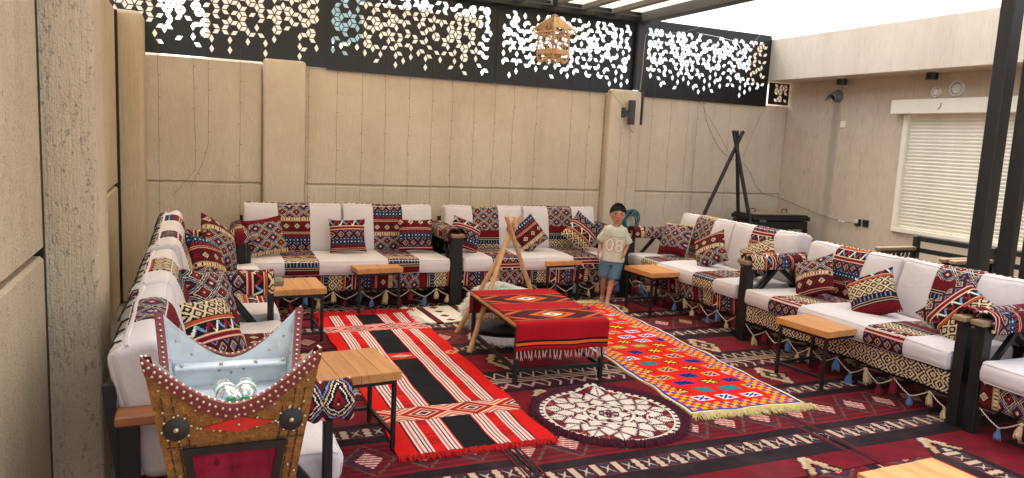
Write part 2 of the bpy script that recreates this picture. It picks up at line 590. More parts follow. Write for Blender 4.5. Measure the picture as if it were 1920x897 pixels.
def mat_birdrug():
    k = NT('orange_bird_rug_weave')
    u, v = k.uv()
    w, L = .88, 3.0
    sc = C(226, 30, 14); ye = C(244, 176, 40); bl = C(46, 54, 168); cr = C(240, 226, 170)
    ex = (u - w / 2).abs() * -1 + w / 2
    ey = (v - L / 2).abs() * -1 + L / 2
    e = ex.min(ey)
    # field: staggered blocks
    cu, cv = .195, .15
    row = (v / cv).floor()
    jit = k.noise(k.coord('UV'), 2.5, 1) 
    uu = u / cu + row * .37 + (jit - .5) * .5
    ci = uu.floor()
    fu = (uu.fract() - .5); fv = ((v / cv).fract() - .5)
    wh = k.n('ShaderNodeTexWhiteNoise'); wh.noise_dimensions = '2D'
    cmb = k.n('ShaderNodeCombineXYZ'); k.set(cmb.inputs[0], ci); k.set(cmb.inputs[1], row); k.link(cmb.outputs[0], wh.inputs[0])
    rv = Ex(k, wh.outputs[0])
    bgc = k.ramp(rv, [(0, ye), (.40, C(24, 20, 26)), (.56, C(238, 234, 228)), (.70, bl), (.84, C(96, 150, 96)), (.93, C(36, 110, 150))])
    fgc = k.ramp(rv, [(0, bl), (.40, C(250, 200, 50)), (.56, bl), (.70, C(20, 18, 50)), (.84, C(226, 190, 70)), (.93, C(30, 150, 120))])
    jag = ((v / .02).fract() - .5).abs() * .05
    inb = ((fu + fv * .25).abs() + jag).lt(.34) * ((fv - fu * .12).abs()).lt(.29)
    bird = ((fu * .7 + fv * .9 + ((fu * 24).sin()) * .08).abs().lt(.085)).max((fu * .9 - fv * .8).abs().lt(.05) * fu.abs().lt(.22)) * fu.abs().lt(.27) * fv.abs().lt(.23)
    col = k.mix(inb, sc, k.mix(bird, bgc, fgc))
    # stepped yellow and blue border
    s = .037
    a = (u / s + v / s * .0).floor(); 
    chk = ((u / s).floor() + (v / s).floor() * 1.0).mod(2.0)
    chk2 = ((u / s).floor() + (v / s).floor()).mod(4.0)
    bcol = k.ramp(chk2 / 4, [(0, ye), (.25, sc), (.5, ye), (.75, bl)])
    tiny = (((u / s).fract() - .5).abs().max(((v / s).fract() - .5).abs())).lt(.2)
    bcol = k.mix(tiny * chk2.gt(2.5), bcol, sc)
    col = k.mix(e.lt(.145), col, bcol)
    col = k.mix(e.lt(.036), col, bl)
    col = k.mix(e.lt(.016), col, cr)
    return cloth_finish(k, col, .95, .35, 200)

def mat_roundrug():
    k = NT('round_petal_rug_weave')
    u, v = k.uv()                      # metres from the middle
    r = k.math('SQRT', u * u + v * v)
    th = k.math('ARCTAN2', v, u)
    dm = C(92, 20, 38); cr = C(226, 218, 206); og = C(206, 96, 56); bk = C(28, 14, 22)
    saw = (((r * 90).fract() - .5) * .14)
    def ringpetal(col, r0, r1, n, ph, cin, cout):
        a = ((th * (n / 6.28318) + ph).fract() - .5).abs() * 2          # 0 in petal middle, 1 between petals
        t = (r - r0) / (r1 - r0)
        shape = (a + saw).lt(1 - t * t) * t.gt(0) * t.lt(1)
        rib = (a).lt(.09) * t.lt(.9)
        c = k.mix(rib, cin, cout)
        return k.mix(shape, col, c)
    spk = k.noise(k.coord('UV'), 160, 2, .8)
    base = k.ramp(spk, [(.0, bk), (.40, dm), (.56, C(120, 40, 46)), (.62, og)])
    fan = (((th * (18 / 6.28318)).fract() - .5).abs() * 2)
    col = k.mix(fan.lt(.42) * ((th * (90 / 6.28318)).fract().gt(.5)) * r.gt(.31), base, og)
    def leaves(col, rc, n, ph, wl, ww, vein=True):
        """a ring of jagged leaves centred on radius rc"""
        a = ((th * (n / 6.28318) + ph).fract() - .5)
        x = a * (6.28318 / n) * r; y = r - rc
        d = (x / ww).abs() + (y / wl).abs() + (((y * 62).fract() - .5) * .34)
        s = d.lt(.94)
        col = k.mix(d.lt(1.34), col, dm)
        col = k.mix(s, col, cr)
        if vein: col = k.mix(s * x.abs().lt(.006) * ((y * 60).fract()).lt(.6), col, bk)
        return col
    def arcs(col, rc, n, ph, rad, th_):
        """overlapping half rings like rose petals"""
        a = ((th * (n / 6.28318) + ph).fract() - .5)
        x = a * (6.28318 / n) * rc; y = r - rc
        q = k.math('SQRT', x * x + y * y)
        return k.mix(q.lt(rad) * (q + (((a * 40).fract() - .5) * .012)).gt(rad - th_), col, cr)
    col = leaves(col, .335, 14, .0, .075, .058)
    col = leaves(col, .270, 14, .5, .075, .056, False)
    col = k.mix((r - .235).abs().lt(.006), col, cr)
    col = k.mix((r - .215).abs().lt(.004), col, bk)
    col = k.mix(r.lt(.21), col, k.mix(((th * (14 / 6.28318) + r * 7).fract()).lt(.55), dm, cr))
    col = leaves(col, .195, 11, .2, .055, .052, False)
    col = k.mix((r - .150).abs().lt(.010), col, cr)
    col = k.mix((r - .138).abs().lt(.003), col, bk)
    col = k.mix(r.lt(.135), col, k.mix(((th * (9 / 6.28318) - r * 9).fract()).lt(.5), dm, cr))
    col = leaves(col, .085, 6, .1, .050, .050, False)
    col = k.mix((r - .058).abs().lt(.004), col, bk)
    col = k.mix(r.lt(.02), col, dm)
    edge = r.gt(.405)
    col = k.mix(edge, col, k.ramp((th * (46 / 6.28318)).fract(), [(0, cr), (.6, bk)]))
    col = k.mix((r - .40).abs().lt(.006), col, cr)
    col = k.mix(r.gt(.43), col, C(84, 22, 42))
    return cloth_finish(k, col, .96, .5, 160)

def mat_whiterug():
    k = NT('cream_motif_rug_weave')
    u, v = k.uv()
    cr = C(232, 224, 212); mr = C(110, 20, 34); bk = C(34, 22, 26)
    um = u.mod(.34)
    st = k.ramp(um / .34, [(0, cr), (.2, bk), (.24, mr), (.36, bk), (.4, cr)])
    zz = (um + (v.pp(.05) / .05) * .0)
    d = (um - .235).abs() / .05 + (v.mod(.16) - .08).abs() / .045
    col = k.mix(d.snap(.2).lt(.9) * um.gt(.15), st, mr)
    return cloth_finish(k, col, .96, .4, 180)

def mat_runner():
    """the red table runner with diamond panels"""
    k = NT('red_runner_weave')
    u, v = k.uv()
    rd = C(172, 16, 30); bk = C(34, 18, 24); og = C(220, 98, 36); mr = C(92, 26, 42); wh = C(232, 220, 206)
    v = v.snap(.005); u = u.snap(.008)
    def panel(k, U, T, h):
        a = (U - .34).abs() / .34; b = (T / h - .5).abs() * 2
        d = a * .95 + b * .52
        return k.ramp(d * .7, [(0, C(180, 30, 36)), (.055, wh), (.17, bk), (.22, og), (.36, bk), (.42, mr), (.54, bk), (.6, mr), (.7, og), (.8, mr)])
    edge = stripes((1, bk), (2, og), (1, bk))
    b, _ = seq((.025, solid(rd)), (.012, solid(bk)), (.022, solid(og)), (.014, solid(bk)), (.17, solid(rd)), (.03, edge), (.25, panel), (.03, edge), (.19, solid(rd)), (.03, edge), (.25, panel), (.03, edge), (.09, solid(rd)), (.11, solid(rd)), (.014, solid(bk)), (.022, solid(og)), (.014, solid(bk)), (.2, solid(rd)))
    return cloth_finish(k, bands_color(k, u, v, b), .9, .3, 260)

def mat_check():
    k = NT('black_white_check_weave')
    u, v = k.uv()
    cr = C(222, 214, 202); bk = C(28, 24, 26); mr = C(84, 18, 30)
    z = k.ramp(((v / .012) + ((u / .02).fract() - .5).abs() * 2).fract(), [(0, bk), (.5, cr)])
    um = u.mod(.95)
    c = k.ramp(um / .95, [(0, cr), (.16, bk), (.17, cr), (.78, cr), (.82, mr), (.93, cr)])
    m = (um - .475).abs().lt(.29) * v.gt(.30) * v.lt(.455)
    m2 = (um - .475).abs().lt(.33) * (um - .475).abs().gt(.29)* v.gt(.30) * v.lt(.455)
    c = k.mix(m, c, z)
    c = k.mix(m2, c, k.ramp(((u / .022).floor() + (v / .022).floor()).mod(2.0) / 2, [(0, bk), (.5, cr)]))
    return cloth_finish(k, c, .95, .4, 180)

def mat_piping():
    k = NT('braided_edge_cord')
    u, v = k.uv()
    c = k.ramp((u / .11).fract(), [(0, BEI), (.22, BLK), (.45, DRD), (.6, CRM), (.72, BLK), (.9, DRD)])
    return cloth_finish(k, c)

def mat_rope():
    k = NT('twisted_cord')
    u, v = k.uv()
    c = k.ramp((u / .02 + v).fract(), [(0, CRM), (.6, C(90, 20, 26))])
    return cloth_finish(k, c)

def mat_wood(name, c1, c2, axis='X', knots=True, rough=.5, scale=1.0):
    k = NT(name)
    ob = k.coord('Object')
    info = k.n('ShaderNodeObjectInfo')
    off = k.n('ShaderNodeVectorMath'); off.operation = 'ADD'
    comb = k.n('ShaderNodeCombineXYZ')
    rr = Ex(k, info.outputs['Random']) * 9
    for i in range(3): k.set(comb.inputs[i], rr)
    k.link(ob, off.inputs[0]); k.link(comb.outputs[0], off.inputs[1])
    vec = off.outputs[0]
    sc = {'X': (2, 26, 26), 'Y': (26, 2, 26), 'Z': (26, 26, 2)}[axis]
    g = k.noise(vec, 1.0 * scale, 5, .62, sc=sc, dist=.6)
    g2 = k.noise(vec, 3.0 * scale, 3, .6, sc=sc)
    col = k.ramp(g * .7 + g2 * .3, [(.3, c2), (.5, c1), (.62, tuple(min(1, x * 1.12) for x in c1[:3]) + (1,)), (.74, c2)], 'LINEAR')
    col = k.mix((rr * .037), col, tuple(x * .72 for x in c2[:3]) + (1,))
    if knots:
        vo = k.n('ShaderNodeTexVoronoi'); mp = k.n('ShaderNodeMapping')
        s2 = {'X': (5, 9, 9), 'Y': (9, 5, 9), 'Z': (9, 9, 5)}[axis]
        mp.inputs['Scale'].default_value = s2; k.link(vec, mp.inputs[0]); k.link(mp.outputs[0], vo.inputs['Vector'])
        d = Ex(k, vo.outputs['Distance'])
        kn = k.ramp(d, [(0, (1, 1, 1, 1)), (.07, (.7, .7, .7, 1)), (.13, (0, 0, 0, 1))], 'LINEAR')
        sel = Ex(k, vo.outputs['Color']).gt(.45)
        col = k.mix(Ex(k, kn) * sel * .75, col, tuple(x * .3 for x in c2[:3]) + (1,))
    k.base(col); k.rough(g * .2 + (rough - .1))
    k.bump(g, .12, .003)
    return k.mat

M = {}
M['kilim'] = mat_kilim(); M['skirtL'] = mat_lattice_skirt(); M['carpet'] = mat_carpet()
M['redrug'] = mat_redrug(); M['birdrug'] = mat_birdrug(); M['roundrug'] = mat_roundrug(); M['whiterug'] = mat_whiterug(); M['runner'] = mat_runner()
M['check'] = mat_check(); M['piping'] = mat_piping(); M['rope'] = mat_rope()
M['pine'] = mat_wood('pine_boards', C(204, 144, 82), C(168, 106, 54), 'Y', True, .42)
M['arm_wood'] = mat_wood('arm_board', C(168, 104, 58), C(120, 66, 34), 'Y', False, .5)
M['grey_wood'] = mat_wood('weathered_board', C(150, 122, 92), C(96, 76, 58), 'X', False, .7)
M['pole'] = mat_wood('stripped_pole', C(206, 164, 116), C(168, 122, 78), 'Z', True, .6)
M['black'] = plain('black_steel', C(9, 9, 11), .55, 0, .3, 9, .2, 90)
M['black_rust'] = plain('worn_black_steel', C(17, 18, 21), .5, 0, .35, 7, .3, 60)
M['dark_grey'] = plain('charcoal_steel', C(58, 60, 64), .55, 0, .2, 4, .1, 90)
M['slat_grey'] = plain('grey_painted_beam', C(92, 90, 88), .55, 0, .15, 3, .1, 90)
def mat_cotton(name, col, var=.05):
    k = NT(name)
    ob = k.coord('Object')
    f = k.noise(ob, 5, 4, .6); g = k.noise(ob, 420, 1, .5); w = k.noise(ob, 14, 3, .55, dist=.8)
    d = tuple(c * (1 - var * 2) for c in col[:3]) + (1,)
    k.base(k.ramp(f * .7 + g * .3, [(.3, d), (.66, col)], 'LINEAR')); k.rough(.9)
    k.bsdf.inputs['Specular IOR Level'].default_value = .2
    k.bump(w * .9 + g * .12, .35, .012)
    return k.mat
M['cotton'] = mat_cotton('pale_cushion_cotton', C(213, 204, 203))
M['screen'] = plain('black_laser_cut_sheet', C(17, 18, 20), .38, 0, .25, 3, .05, 50)
k_ = NT('roof_sheet')
_tr = k_.n('ShaderNodeBsdfTranslucent'); _tr.inputs[0].default_value = C(250, 240, 220)
_df = k_.n('ShaderNodeBsdfDiffuse'); _df.inputs[0].default_value = C(235, 228, 214)
_mx = k_.n('ShaderNodeMixShader'); _mx.inputs[0].default_value = .12
_f = k_.noise(k_.coord('Object'), 1.5, 3); _c = k_.ramp(_f, [(.3, C(216, 206, 186)), (.7, C(228, 219, 202))], 'LINEAR'); k_.link(_c, _tr.inputs[0])
k_.link(_tr.outputs[0], _mx.inputs[1]); k_.link(_df.outputs[0], _mx.inputs[2]); k_.link(_mx.outputs[0], k_.out.inputs[0])
M['roof_sheet'] = k_.mat
M['plaster_back'] = plaster('sand_plaster', C(213, 199, 177), C(197, 179, 155), (26, 26, 9), .9, 70, .014)
M['plaster_left'] = plaster('brown_sand_plaster', C(210, 190, 160), C(193, 171, 141), (55, 55, 5), 1.0, 95, .011, None, 0, .13)
def _stain(k, ob, col):
    sp = k.n('ShaderNodeSeparateXYZ'); k.link(ob, sp.inputs[0])
    y, z = Ex(k, sp.outputs[1]), Ex(k, sp.outputs[2])
    wob = k.noise(ob, 7, 2)
    d = ((y - 7.05 + (wob - .5) * .08).abs() / .085) 
    m = Ex(k, k.ramp(d, [(0, (1, 1, 1, 1)), (.5, (.8, .8, .8, 1)), (1, (0, 0, 0, 1))], 'LINEAR')) * z.lt(2.33) 
    fade = Ex(k, k.ramp(z / 2.4, [(.1, (.35, .35, .35, 1)), (.6, (.8, .8, .8, 1)), (.97, (1, 1, 1, 1))], 'LINEAR'))
    return k.mix(m * fade * .6, col, C(136, 128, 124))
M['plaster_house'] = plaster('scraped_plaster', C(208, 192, 169), C(194, 176, 151), (70, 70, 6), .5, 90, .006, _stain, .32)
M['plaster_fascia'] = plaster('scraped_plaster_fascia', C(194, 181, 163), C(183, 169, 150), (70, 70, 6), .5, 90, .006, None, .22)
M['concrete'] = plain('concrete_ground', C(150, 142, 132), .9, 0, .15, 3, .3, 60)
M['cream_metal'] = plain('cream_enamel', C(236, 228, 208), .45, 0, .05, 4)
M['white_plastic'] = plain('white_plastic', C(222, 218, 210), .5, 0, .05, 6)
M['black_plastic'] = plain('black_plastic', C(22, 22, 24), .4, 0, .2, 10)
M['grey_plastic'] = plain('grey_hood', C(130, 128, 130), .5, 0, .15, 10)
M['wire'] = plain('dark_wire', C(92, 78, 64), .7, 0, .1, 10)
M['pale_wire'] = plain('pale_wire', C(196, 186, 174), .7, 0, .1, 10)
M['hose'] = plain('teal_hose', C(34, 104, 112), .4, 0, .2, 8)
M['rattan'] = mat_wood('rattan', C(210, 176, 132), C(172, 134, 92), 'Z', False, .6)
for nm, c in (('tas_b', C(204, 178, 136)), ('tas_u', C(92, 122, 166)), ('tas_r', C(120, 16, 30)), ('tas_w', C(214, 200, 176))):
    M[nm] = plain('tassel_yarn_' + nm, c, .95, 0, .25, 60, .6, 300, (1, 1, .1))
# ================================================================== SETTING
def structure(o): o['kind'] = 'structure'; return o

mb = MB()
mb.grid([[(x, y, -.02) for y in (-400, -30, -3, 9, 60, 900)] for x in (-500, -30, -1, 9, 60, 500)], smooth=False)
structure(mb.build('ground', M['concrete']))

def slab_part(name, parent, mat, c, d, ch=.012):
    m = MB(); m.box(c, d, None, ch); return m.build(name, mat, parent)

# ---- back wall
YB = 7.9
back = thing('courtyard_wall', 'long sand coloured plastered wall behind the back row of sofas, under the black cut screen', 'wall', (0, 0, 0))
def wall_run(parent, bays, y, ztop, mat, groove=1.09):
    for x0, x1 in bays:
        L = x1 - x0
        slab_part('wall_panel', parent, mat, ((x0 + x1) / 2, y + .06, groove / 2 - .009), (L, .12, groove - .018), .010)
        slab_part('wall_panel', parent, mat, ((x0 + x1) / 2, y + .06, (groove + ztop) / 2 + .0), (L, .12, ztop - groove), .010)
        slab_part('wall_core', parent, mat, ((x0 + x1) / 2, y + .075, ztop / 2 - .02), (L, .10, ztop - .04), 0)
wall_run(back, [(-.6, .66), (1.08, 4.63), (5.08, 7.5)], YB, 2.285, M['plaster_back'])
def column(parent, x0, x1, y0, y1, z, mat, r=.03):
    """upright with softly rounded edges and top"""
    m = MB()
    prof = []
    for cx, cy, a0 in ((x1 - r, y0 + r, -90), (x1 - r, y1 - r, 0), (x0 + r, y1 - r, 90), (x0 + r, y0 + r, 180)):
        for k in range(5):
            a = R(a0 + 90 * k / 4); prof.append((cx + r * math.cos(a), cy + r * math.sin(a)))
    cx, cy = (x0 + x1) / 2, (y0 + y1) / 2
    P = []
    for zz, ins in [(0, 0)] + [(z * i / 8, 0) for i in range(1, 8)] + [(z - r, 0), (z - r * .6, r * .1), (z - r * .25, r * .4), (z, r)]:
        row = []
        for px, py in prof:
            dx, dy = px - cx, py - cy
            sx = (abs(dx) - ins) / max(abs(dx), 1e-6) if abs(dx) > ins else 0
            sy = (abs(dy) - ins) / max(abs(dy), 1e-6) if abs(dy) > ins else 0
            w = .004 * nz(px * 3, zz * 2.5, py * 3)
            row.append((cx + dx * sx + w, cy + dy * sy + w * .6, zz))
        P.append(row)
    b = m.grid(P, cv=True)
    n = len(prof); m.fan([b + (len(P) - 1) * n + i for i in range(n)])
    return m.build('column', mat, parent)
column(back, .665, 1.075, 7.80, 8.05, 2.33, M['plaster_back'])
column(back, 4.635, 5.075, 7.79, 8.05, 2.32, M['plaster_back'])

# ---- left wall
XL = -.6
left = thing('side_wall', 'brown plastered wall of tall panels and columns close by on the left', 'wall', (0, 0, 0))
def lpanel(y0, y1, zt, groove=1.09, XL=XL):
    L = y1 - y0
    slab_part('wall_panel', left, M['plaster_left'], (XL - .06, (y0 + y1) / 2, groove / 2 - .012), (.12, L, groove - .024), .014)
    slab_part('wall_panel', left, M['plaster_left'], (XL - .06, (y0 + y1) / 2, (groove + zt) / 2), (.12, L, zt - groove), .014)
    slab_part('wall_core', left, M['dark_grey'], (XL - .11, (y0 + y1) / 2, zt / 2 - .03), (.10, L + .06, zt - .06), 0)
lpanel(-1.2, 3.485, 2.62, 1.11, -.555); lpanel(4.0, 7.42, 2.62)
column(left, -.76, -.362, 3.535, 3.95, 2.64, M['plaster_left'], .022)
column(left, -.80, -.385, 7.485, 7.895, 2.62, M['plaster_left'], .045)
m = MB(); m.box((-.588, 3.511, 1.3), (.062, .045, 2.6)); m.box((-.612, 7.452, 1.3), (.062, .06, 2.6)); m.box((-.63, 3.975, 1.3), (.06, .045, 2.6))
m.build('joint_seal', M['black'], left)

# ---- house on the right
XH = 7.5
house = thing('house', 'pale scraped plaster house wing on the right with a deep roof fascia and shuttered window', 'house', (0, 0, 0))
m = MB()
wy0, wy1, wz0, wz1 = 3.75, 6.05, .82, 2.16
for a, b, c, d in ((-1.5, wy0, 0, 2.62), (wy1, 8.3, 0, 2.62), (wy0, wy1, 0, wz0), (wy0, wy1, wz1, 2.62)):
    m.box((XH + .12, (a + b) / 2, (c + d) / 2), (.24, b - a, d - c))
m.build('wall', M['plaster_house'], house)
m = MB(); m.box((XH + 2.1, 3.4, 2.86), (4.96, 9.8, .52)); 
m.build('roof', M['plaster_house'], house)
m = MB(); m.box((7.105, 3.2, 2.87), (.03, 9.4, .545), None, .01); m.build('fascia', M['plaster_fascia'], house)
# shutter
sh = MB(); 
n = 33
for i in range(n):
    z0 = wz0 + .05 + i * (wz1 - wz0 - .05) / n; hh = (wz1 - wz0 - .05) / n
    P = [[(XH + .016 - .008 * math.sin(math.pi * min(1, t * 1.15)) , y, z0 + hh * t * .93) for t in (0, .2, .45, .7, .9, 1.0)] for y in (wy0 + .05, wy1 - .05)]
    s1 = MB(); s1.grid(P); 
    s1.box((XH + .016, (wy0 + wy1) / 2, z0 + hh * .96), (.012, wy1 - wy0 - .1, hh * .08))
    o = s1.build('shutter_slat', M['cream_metal'], house) if i == 0 else None
    if i == 0: slat0 = o
    else:
        c = slat0.copy(); COL.objects.link(c); c.parent = house; c.location = (0, 0, i * (wz1 - wz0 - .05) / n)
m = MB()
m.box((XH - .005, wy1 - .03, (wz0 + wz1) / 2), (.05, .06, wz1 - wz0 - .002), None, .004)
m.box((XH - .005, wy0 + .03, (wz0 + wz1) / 2), (.05, .06, wz1 - wz0 - .002), None, .004)
m.box((XH - .007, (wy0 + wy1) / 2, wz0 + .024), (.054, wy1 - wy0, .05), None, .004)
m.build('shutter_frame', M['cream_metal'], house)
m = MB(); m.box((XH - .05, (wy0 + wy1) / 2 + .0, 2.24), (.17, wy1 - wy0 + .2, .158), None, .006); m.build('shutter_box', M['cream_metal'], house)
m = MB(); m.tube([(XH - .137, 5.53, 2.27), (XH - .138, 5.525, 2.24), (XH - .138, 5.54, 2.215), (XH - .138, 5.56, 2.205)], .003, 4); m.build('paint_scratch', M['black'], house)
m = MB(); m.box((XH + .16, (wy0 + wy1) / 2, (wz0 + wz1) / 2), (.12, wy1 - wy0, wz1 - wz0)); m.build('window_recess', M['dark_grey'], house)
MX = Matrix.Rotation(R(-90), 3, 'Y')
for (y, z, r1, col, lab) in ((5.69, 2.40, .058, 'cream_metal', 'small round cream vent cover beside the bigger one above the shutter'), (5.46, 2.43, .085, 'white_plastic', 'big round white vent cover above the roller shutter')):
    t = thing('round_vent', lab, 'vent', (XH, y, z), 0)
    m = MB(); m.lathe([(r1 * .74, .018), (r1 * .80, .03), (r1 * .92, .032), (r1, .02), (r1, 0)], (0, 0, 0), 28, 0, MX); m.build('rim', M[col], t)
    m = MB(); m.lathe([(0, .026), (r1 * .4, .026), (r1 * .60, .024), (r1 * .66, .018), (r1 * .66, .0)], (0, 0, 0), 28, 0, MX); m.build('disc', M[col], t)
    m = MB(); m.lathe([(0, .004), (r1 * .8, .004)], (0, 0, 0), 28, 0, MX); m.build('gap', M['black_plastic'], t)
for (y, lab) in ((6.92, 'black ceiling spot under the house eave, the one nearer the screen corner'), (5.70, 'black ceiling spot under the house eave above the shutter')):
    t = thing('ceiling_spot', lab, 'light', (7.40, y, 2.60))
    m = MB(); m.lathe([(0, -.07), (.045, -.072), (.06, -.072), (.06, 0), (0, 0)], (0, 0, 0), 24); m.build('housing', M['black_plastic'], t, 30)
    m = MB(); m.lathe([(0, -.073), (.038, -.0735)], (0, 0, 0), 20); m.build('lens', M['grey_plastic'], t)
t = thing('flue_hood', 'grey hooded flue outlet on the house wall above a long grey soot stain', 'vent', (XH, 7.05, 2.40))
m = MB()
m.lathe([(.085, 0), (.085, .012), (.062, .014), (.06, .05)], (0, 0, 0), 20, 0, MX)
P = []
for i in range(9):
    a = R(-20 + 220 * i / 8)
    P.append([(-.02 - .11 * j / 4, .064 * math.cos(a) * (1 + .04 * j), .064 * math.sin(a) + .0 - .05 * (j / 4) ** 2) for j in range(5)])
m.grid(P)
m.build('hood', M['grey_plastic'], t)
m = MB(); m.lathe([(0, .03), (.058, .03)], (0, 0, 0), 20, 0, MX); m.build('opening', M['black_plastic'], t)
m = MB(); m.ball((-.008, -.06, .10), .01); m.ball((-.008, .08, .03), .01); m.build('screw', M['grey_plastic'], t)
m = MB(); m.box((XH - .006, 6.92, 2.05), (.012, .085, .085), None, .004)
m.box((XH - .0125, 6.89, 2.05), (.003, .008, .008)); m.box((XH - .0125, 6.95, 2.05), (.003, .008, .008))
tag(m.build('junction_plate', M['cream_metal']), 'blank cream junction plate on the house wall below the flue hood', 'wall plate')
for y, lab, plug in ((6.53, 'black wall socket with a white plug and cable in it', True), (6.42, 'empty black wall socket beside the one with the plug', False)):
    t = thing('wall_socket', lab, 'socket', (XH, y, .86))
    m = MB(); m.box((-.006, 0, 0), (.012, .086, .086), None, .004); m.build('plate', M['black_plastic'], t)
    m = MB()
    for dy, dz in ((0, .018), (-.016, -.012), (.016, -.012)): m.box((-.0125, dy, dz), (.002, .006, .010))
    m.build('pin_hole', M['grey_plastic'], t)
t = thing('power_plug', 'white plug with its dark cap pushed into the black wall socket', 'plug', (XH - .012, 6.535, .862))
m = MB(); m.box((-.02, 0, .012), (.04, .04, .05), None, .01); m.build('body', M['white_plastic'], t)
m = MB(); m.box((-.025, .0, -.03), (.03, .034, .03), None, .008); m.build('cap', M['black_plastic'], t)

# ---- cut screen on top of the wall
A = .055
def screen_panel(parent, x0, x1, z0, z1, seed, frame=.03, amp=1.0, zref=None):
    rr = random.Random(seed)
    m = MB()
    yf, yb = 7.872, 7.877
    zr0, zr1 = zref if zref else (z0, z1)
    def clampp(p):
        return (min(max(p[0], x0), x1), min(max(p[1], z0), z1))
    def quad(a, b, c, d):
        # front and back faces of one solid piece
        pts = [clampp(q) for q in (a, b, c, d)]
        u = []
        for q in pts:
            if not u or (abs(q[0] - u[-1][0]) + abs(q[1] - u[-1][1]) > 1e-5): u.append(q)
        if len(u) > 1 and abs(u[0][0] - u[-1][0]) + abs(u[0][1] - u[-1][1]) < 1e-5: u.pop()
        if len(u) < 3: return
        ar = sum(u[i][0] * u[(i + 1) % len(u)][1] - u[(i + 1) % len(u)][0] * u[i][1] for i in range(len(u)))
        if abs(ar) < 1e-7: return
        if ar > 0: u = u[::-1]
        m.face([m.vert((q[0], yf, q[1])) for q in u][::-1])
        m.face([m.vert((q[0], yb, q[1])) for q in u])
    ni = int((x1 - x0) / (1.5 * A)) + 3; nj = int((z1 - z0) / (A * 1.732)) + 3
    i0 = math.floor(x0 / (1.5 * A)) - 1; j0 = math.floor(z0 / (A * 1.732)) - 1
    for i in range(i0, i0 + ni + 1):
        for j in range(j0, j0 + nj + 1):
            cx = i * 1.5 * A; cz = (j + .5 * (i % 2)) * A * 1.732
            hv = [(cx + A * math.cos(R(60 * q)), cz + A * math.sin(R(60 * q))) for q in range(6)]
            th_ = (cz - zr0) / (zr1 - zr0)
            r0 = rr.random(); cl = nz(cx * 2.3 + 5, cz * 2.3) * .12 * amp
            if th_ < .10: nh = 1 if r0 < .10 else 0
            elif th_ < .20: nh = 1 if r0 < .42 + cl else 0
            elif th_ < .32: nh = 1 if r0 < .80 + cl else (2 if r0 > .95 else 0)
            elif th_ < .48: nh = 1 if r0 < .58 - cl else 2
            elif th_ < .64: nh = 2 if r0 < .66 else (1 if r0 < .86 else 3)
            else: nh = 2 if r0 < .66 else (3 if r0 < .80 else 1)
            order = [5, 1, 3]; rr.shuffle(order)
            if th_ < .32 and rr.random() < .5: order = [5] + [q for q in order if q != 5]
            holes = order[:nh]
            for q in (5, 1, 3):
                rh = [(cx, cz), hv[q], hv[(q + 1) % 6], hv[(q + 2) % 6]]
                mx = sum(p[0] for p in rh) / 4; mz = sum(p[1] for p in rh) / 4
                inside = all(x0 + frame < p[0] < x1 - frame and z0 + frame < p[1] < z1 - frame for p in rh)
                if inside and q in holes:
                    ins = [(mx + (p[0] - mx) * .80, mz + (p[1] - mz) * .80) for p in rh]
                    for e in range(4):
                        e2 = (e + 1) % 4
                        quad(rh[e], rh[e2], ins[e2], ins[e])
                        a, b = ins[e], ins[e2]
                        m.face([m.vert((a[0], yf, a[1])), m.vert((a[0], yb, a[1])), m.vert((b[0], yb, b[1])), m.vert((b[0], yf, b[1]))])
                else:
                    quad(*rh)
    return m.build('screen_panel', M['screen'], parent)
scr = thing('privacy_screen', 'long black metal screen cut with white showing rhombus holes on top of the sand wall', 'screen', (0, 0, 0))
for i, (a, b, s) in enumerate(((-.75, 1.28, 3), (1.285, 3.15, 4), (3.155, 4.98, 5))):
    screen_panel(scr, a, b, 2.272 if i else 2.295, 3.16, s)
screen_panel(scr, 5.10, 7.09, 2.262, 3.17, 9, .03, .6)
m = MB()
for x in (-.75, 1.28, 3.15, 4.97, 5.10, 7.075): m.bar((x, 7.895, 2.30), (x, 7.895, 3.16), .035, .03)
m.bar((-.75, 7.898, 3.175), (7.09, 7.898, 3.175), .03, .03); m.bar((.66, 7.897, 2.30), (7.09, 7.897, 2.30), .03, .025)
m.build('screen_frame', M['screen'], scr)
t = thing('screen_offcut', 'small square piece of cut black screen in the corner under the house fascia', 'screen', (0, 0, 0))
screen_panel(t, 7.12, 7.47, 2.30, 2.585, 12, .004, 0, (1.2, 2.62))

# ---- neighbour beyond the wall
M['nbr'] = plain('neighbour_render', C(232, 214, 190), .9, 0, .06, .8)
M['nbr2'] = plain('neighbour_ochre_render', C(236, 222, 198), .9, 0, .06, .8)
M['tealglass'] = plain('teal_window_glass', C(158, 192, 194), .15, 0, .1, 2)
t = thing('neighbour_house', 'beige house beyond the wall, seen through screen holes near the brown wall', 'house', (0, 0, 0))
m = MB(); m.box((1.25, 15.6, 2.3), (1.9, 3, 4.6)); m.box((-1.4, 15.4, 2.2), (1.7, 3, 4.4)); m.build('wall', M['nbr'], t)
m = MB(); m.box((1.25, 15.6, 4.65), (2.0, 3.1, .1)); m.build('roof', M['nbr'], t)
t = thing('neighbour_house', 'ochre house with a teal window beyond the wall, behind the middle of the screen', 'house', (0, 0, 0))
m = MB(); m.box((4.4, 16.6, 2.05), (2.5, 3, 4.1)); m.build('wall', M['nbr2'], t)
m = MB(); m.box((3.0, 15.2, 3.95), (1.0, .1, 1.1)); m.box((3.0, 16.2, 2.0), (1.2, 1.8, 2.6)); m.build('window', M['tealglass'], t)
m = MB(); m.box((4.4, 16.6, 4.15), (2.6, 3.1, .1)); m.build('roof', M['nbr2'], t)

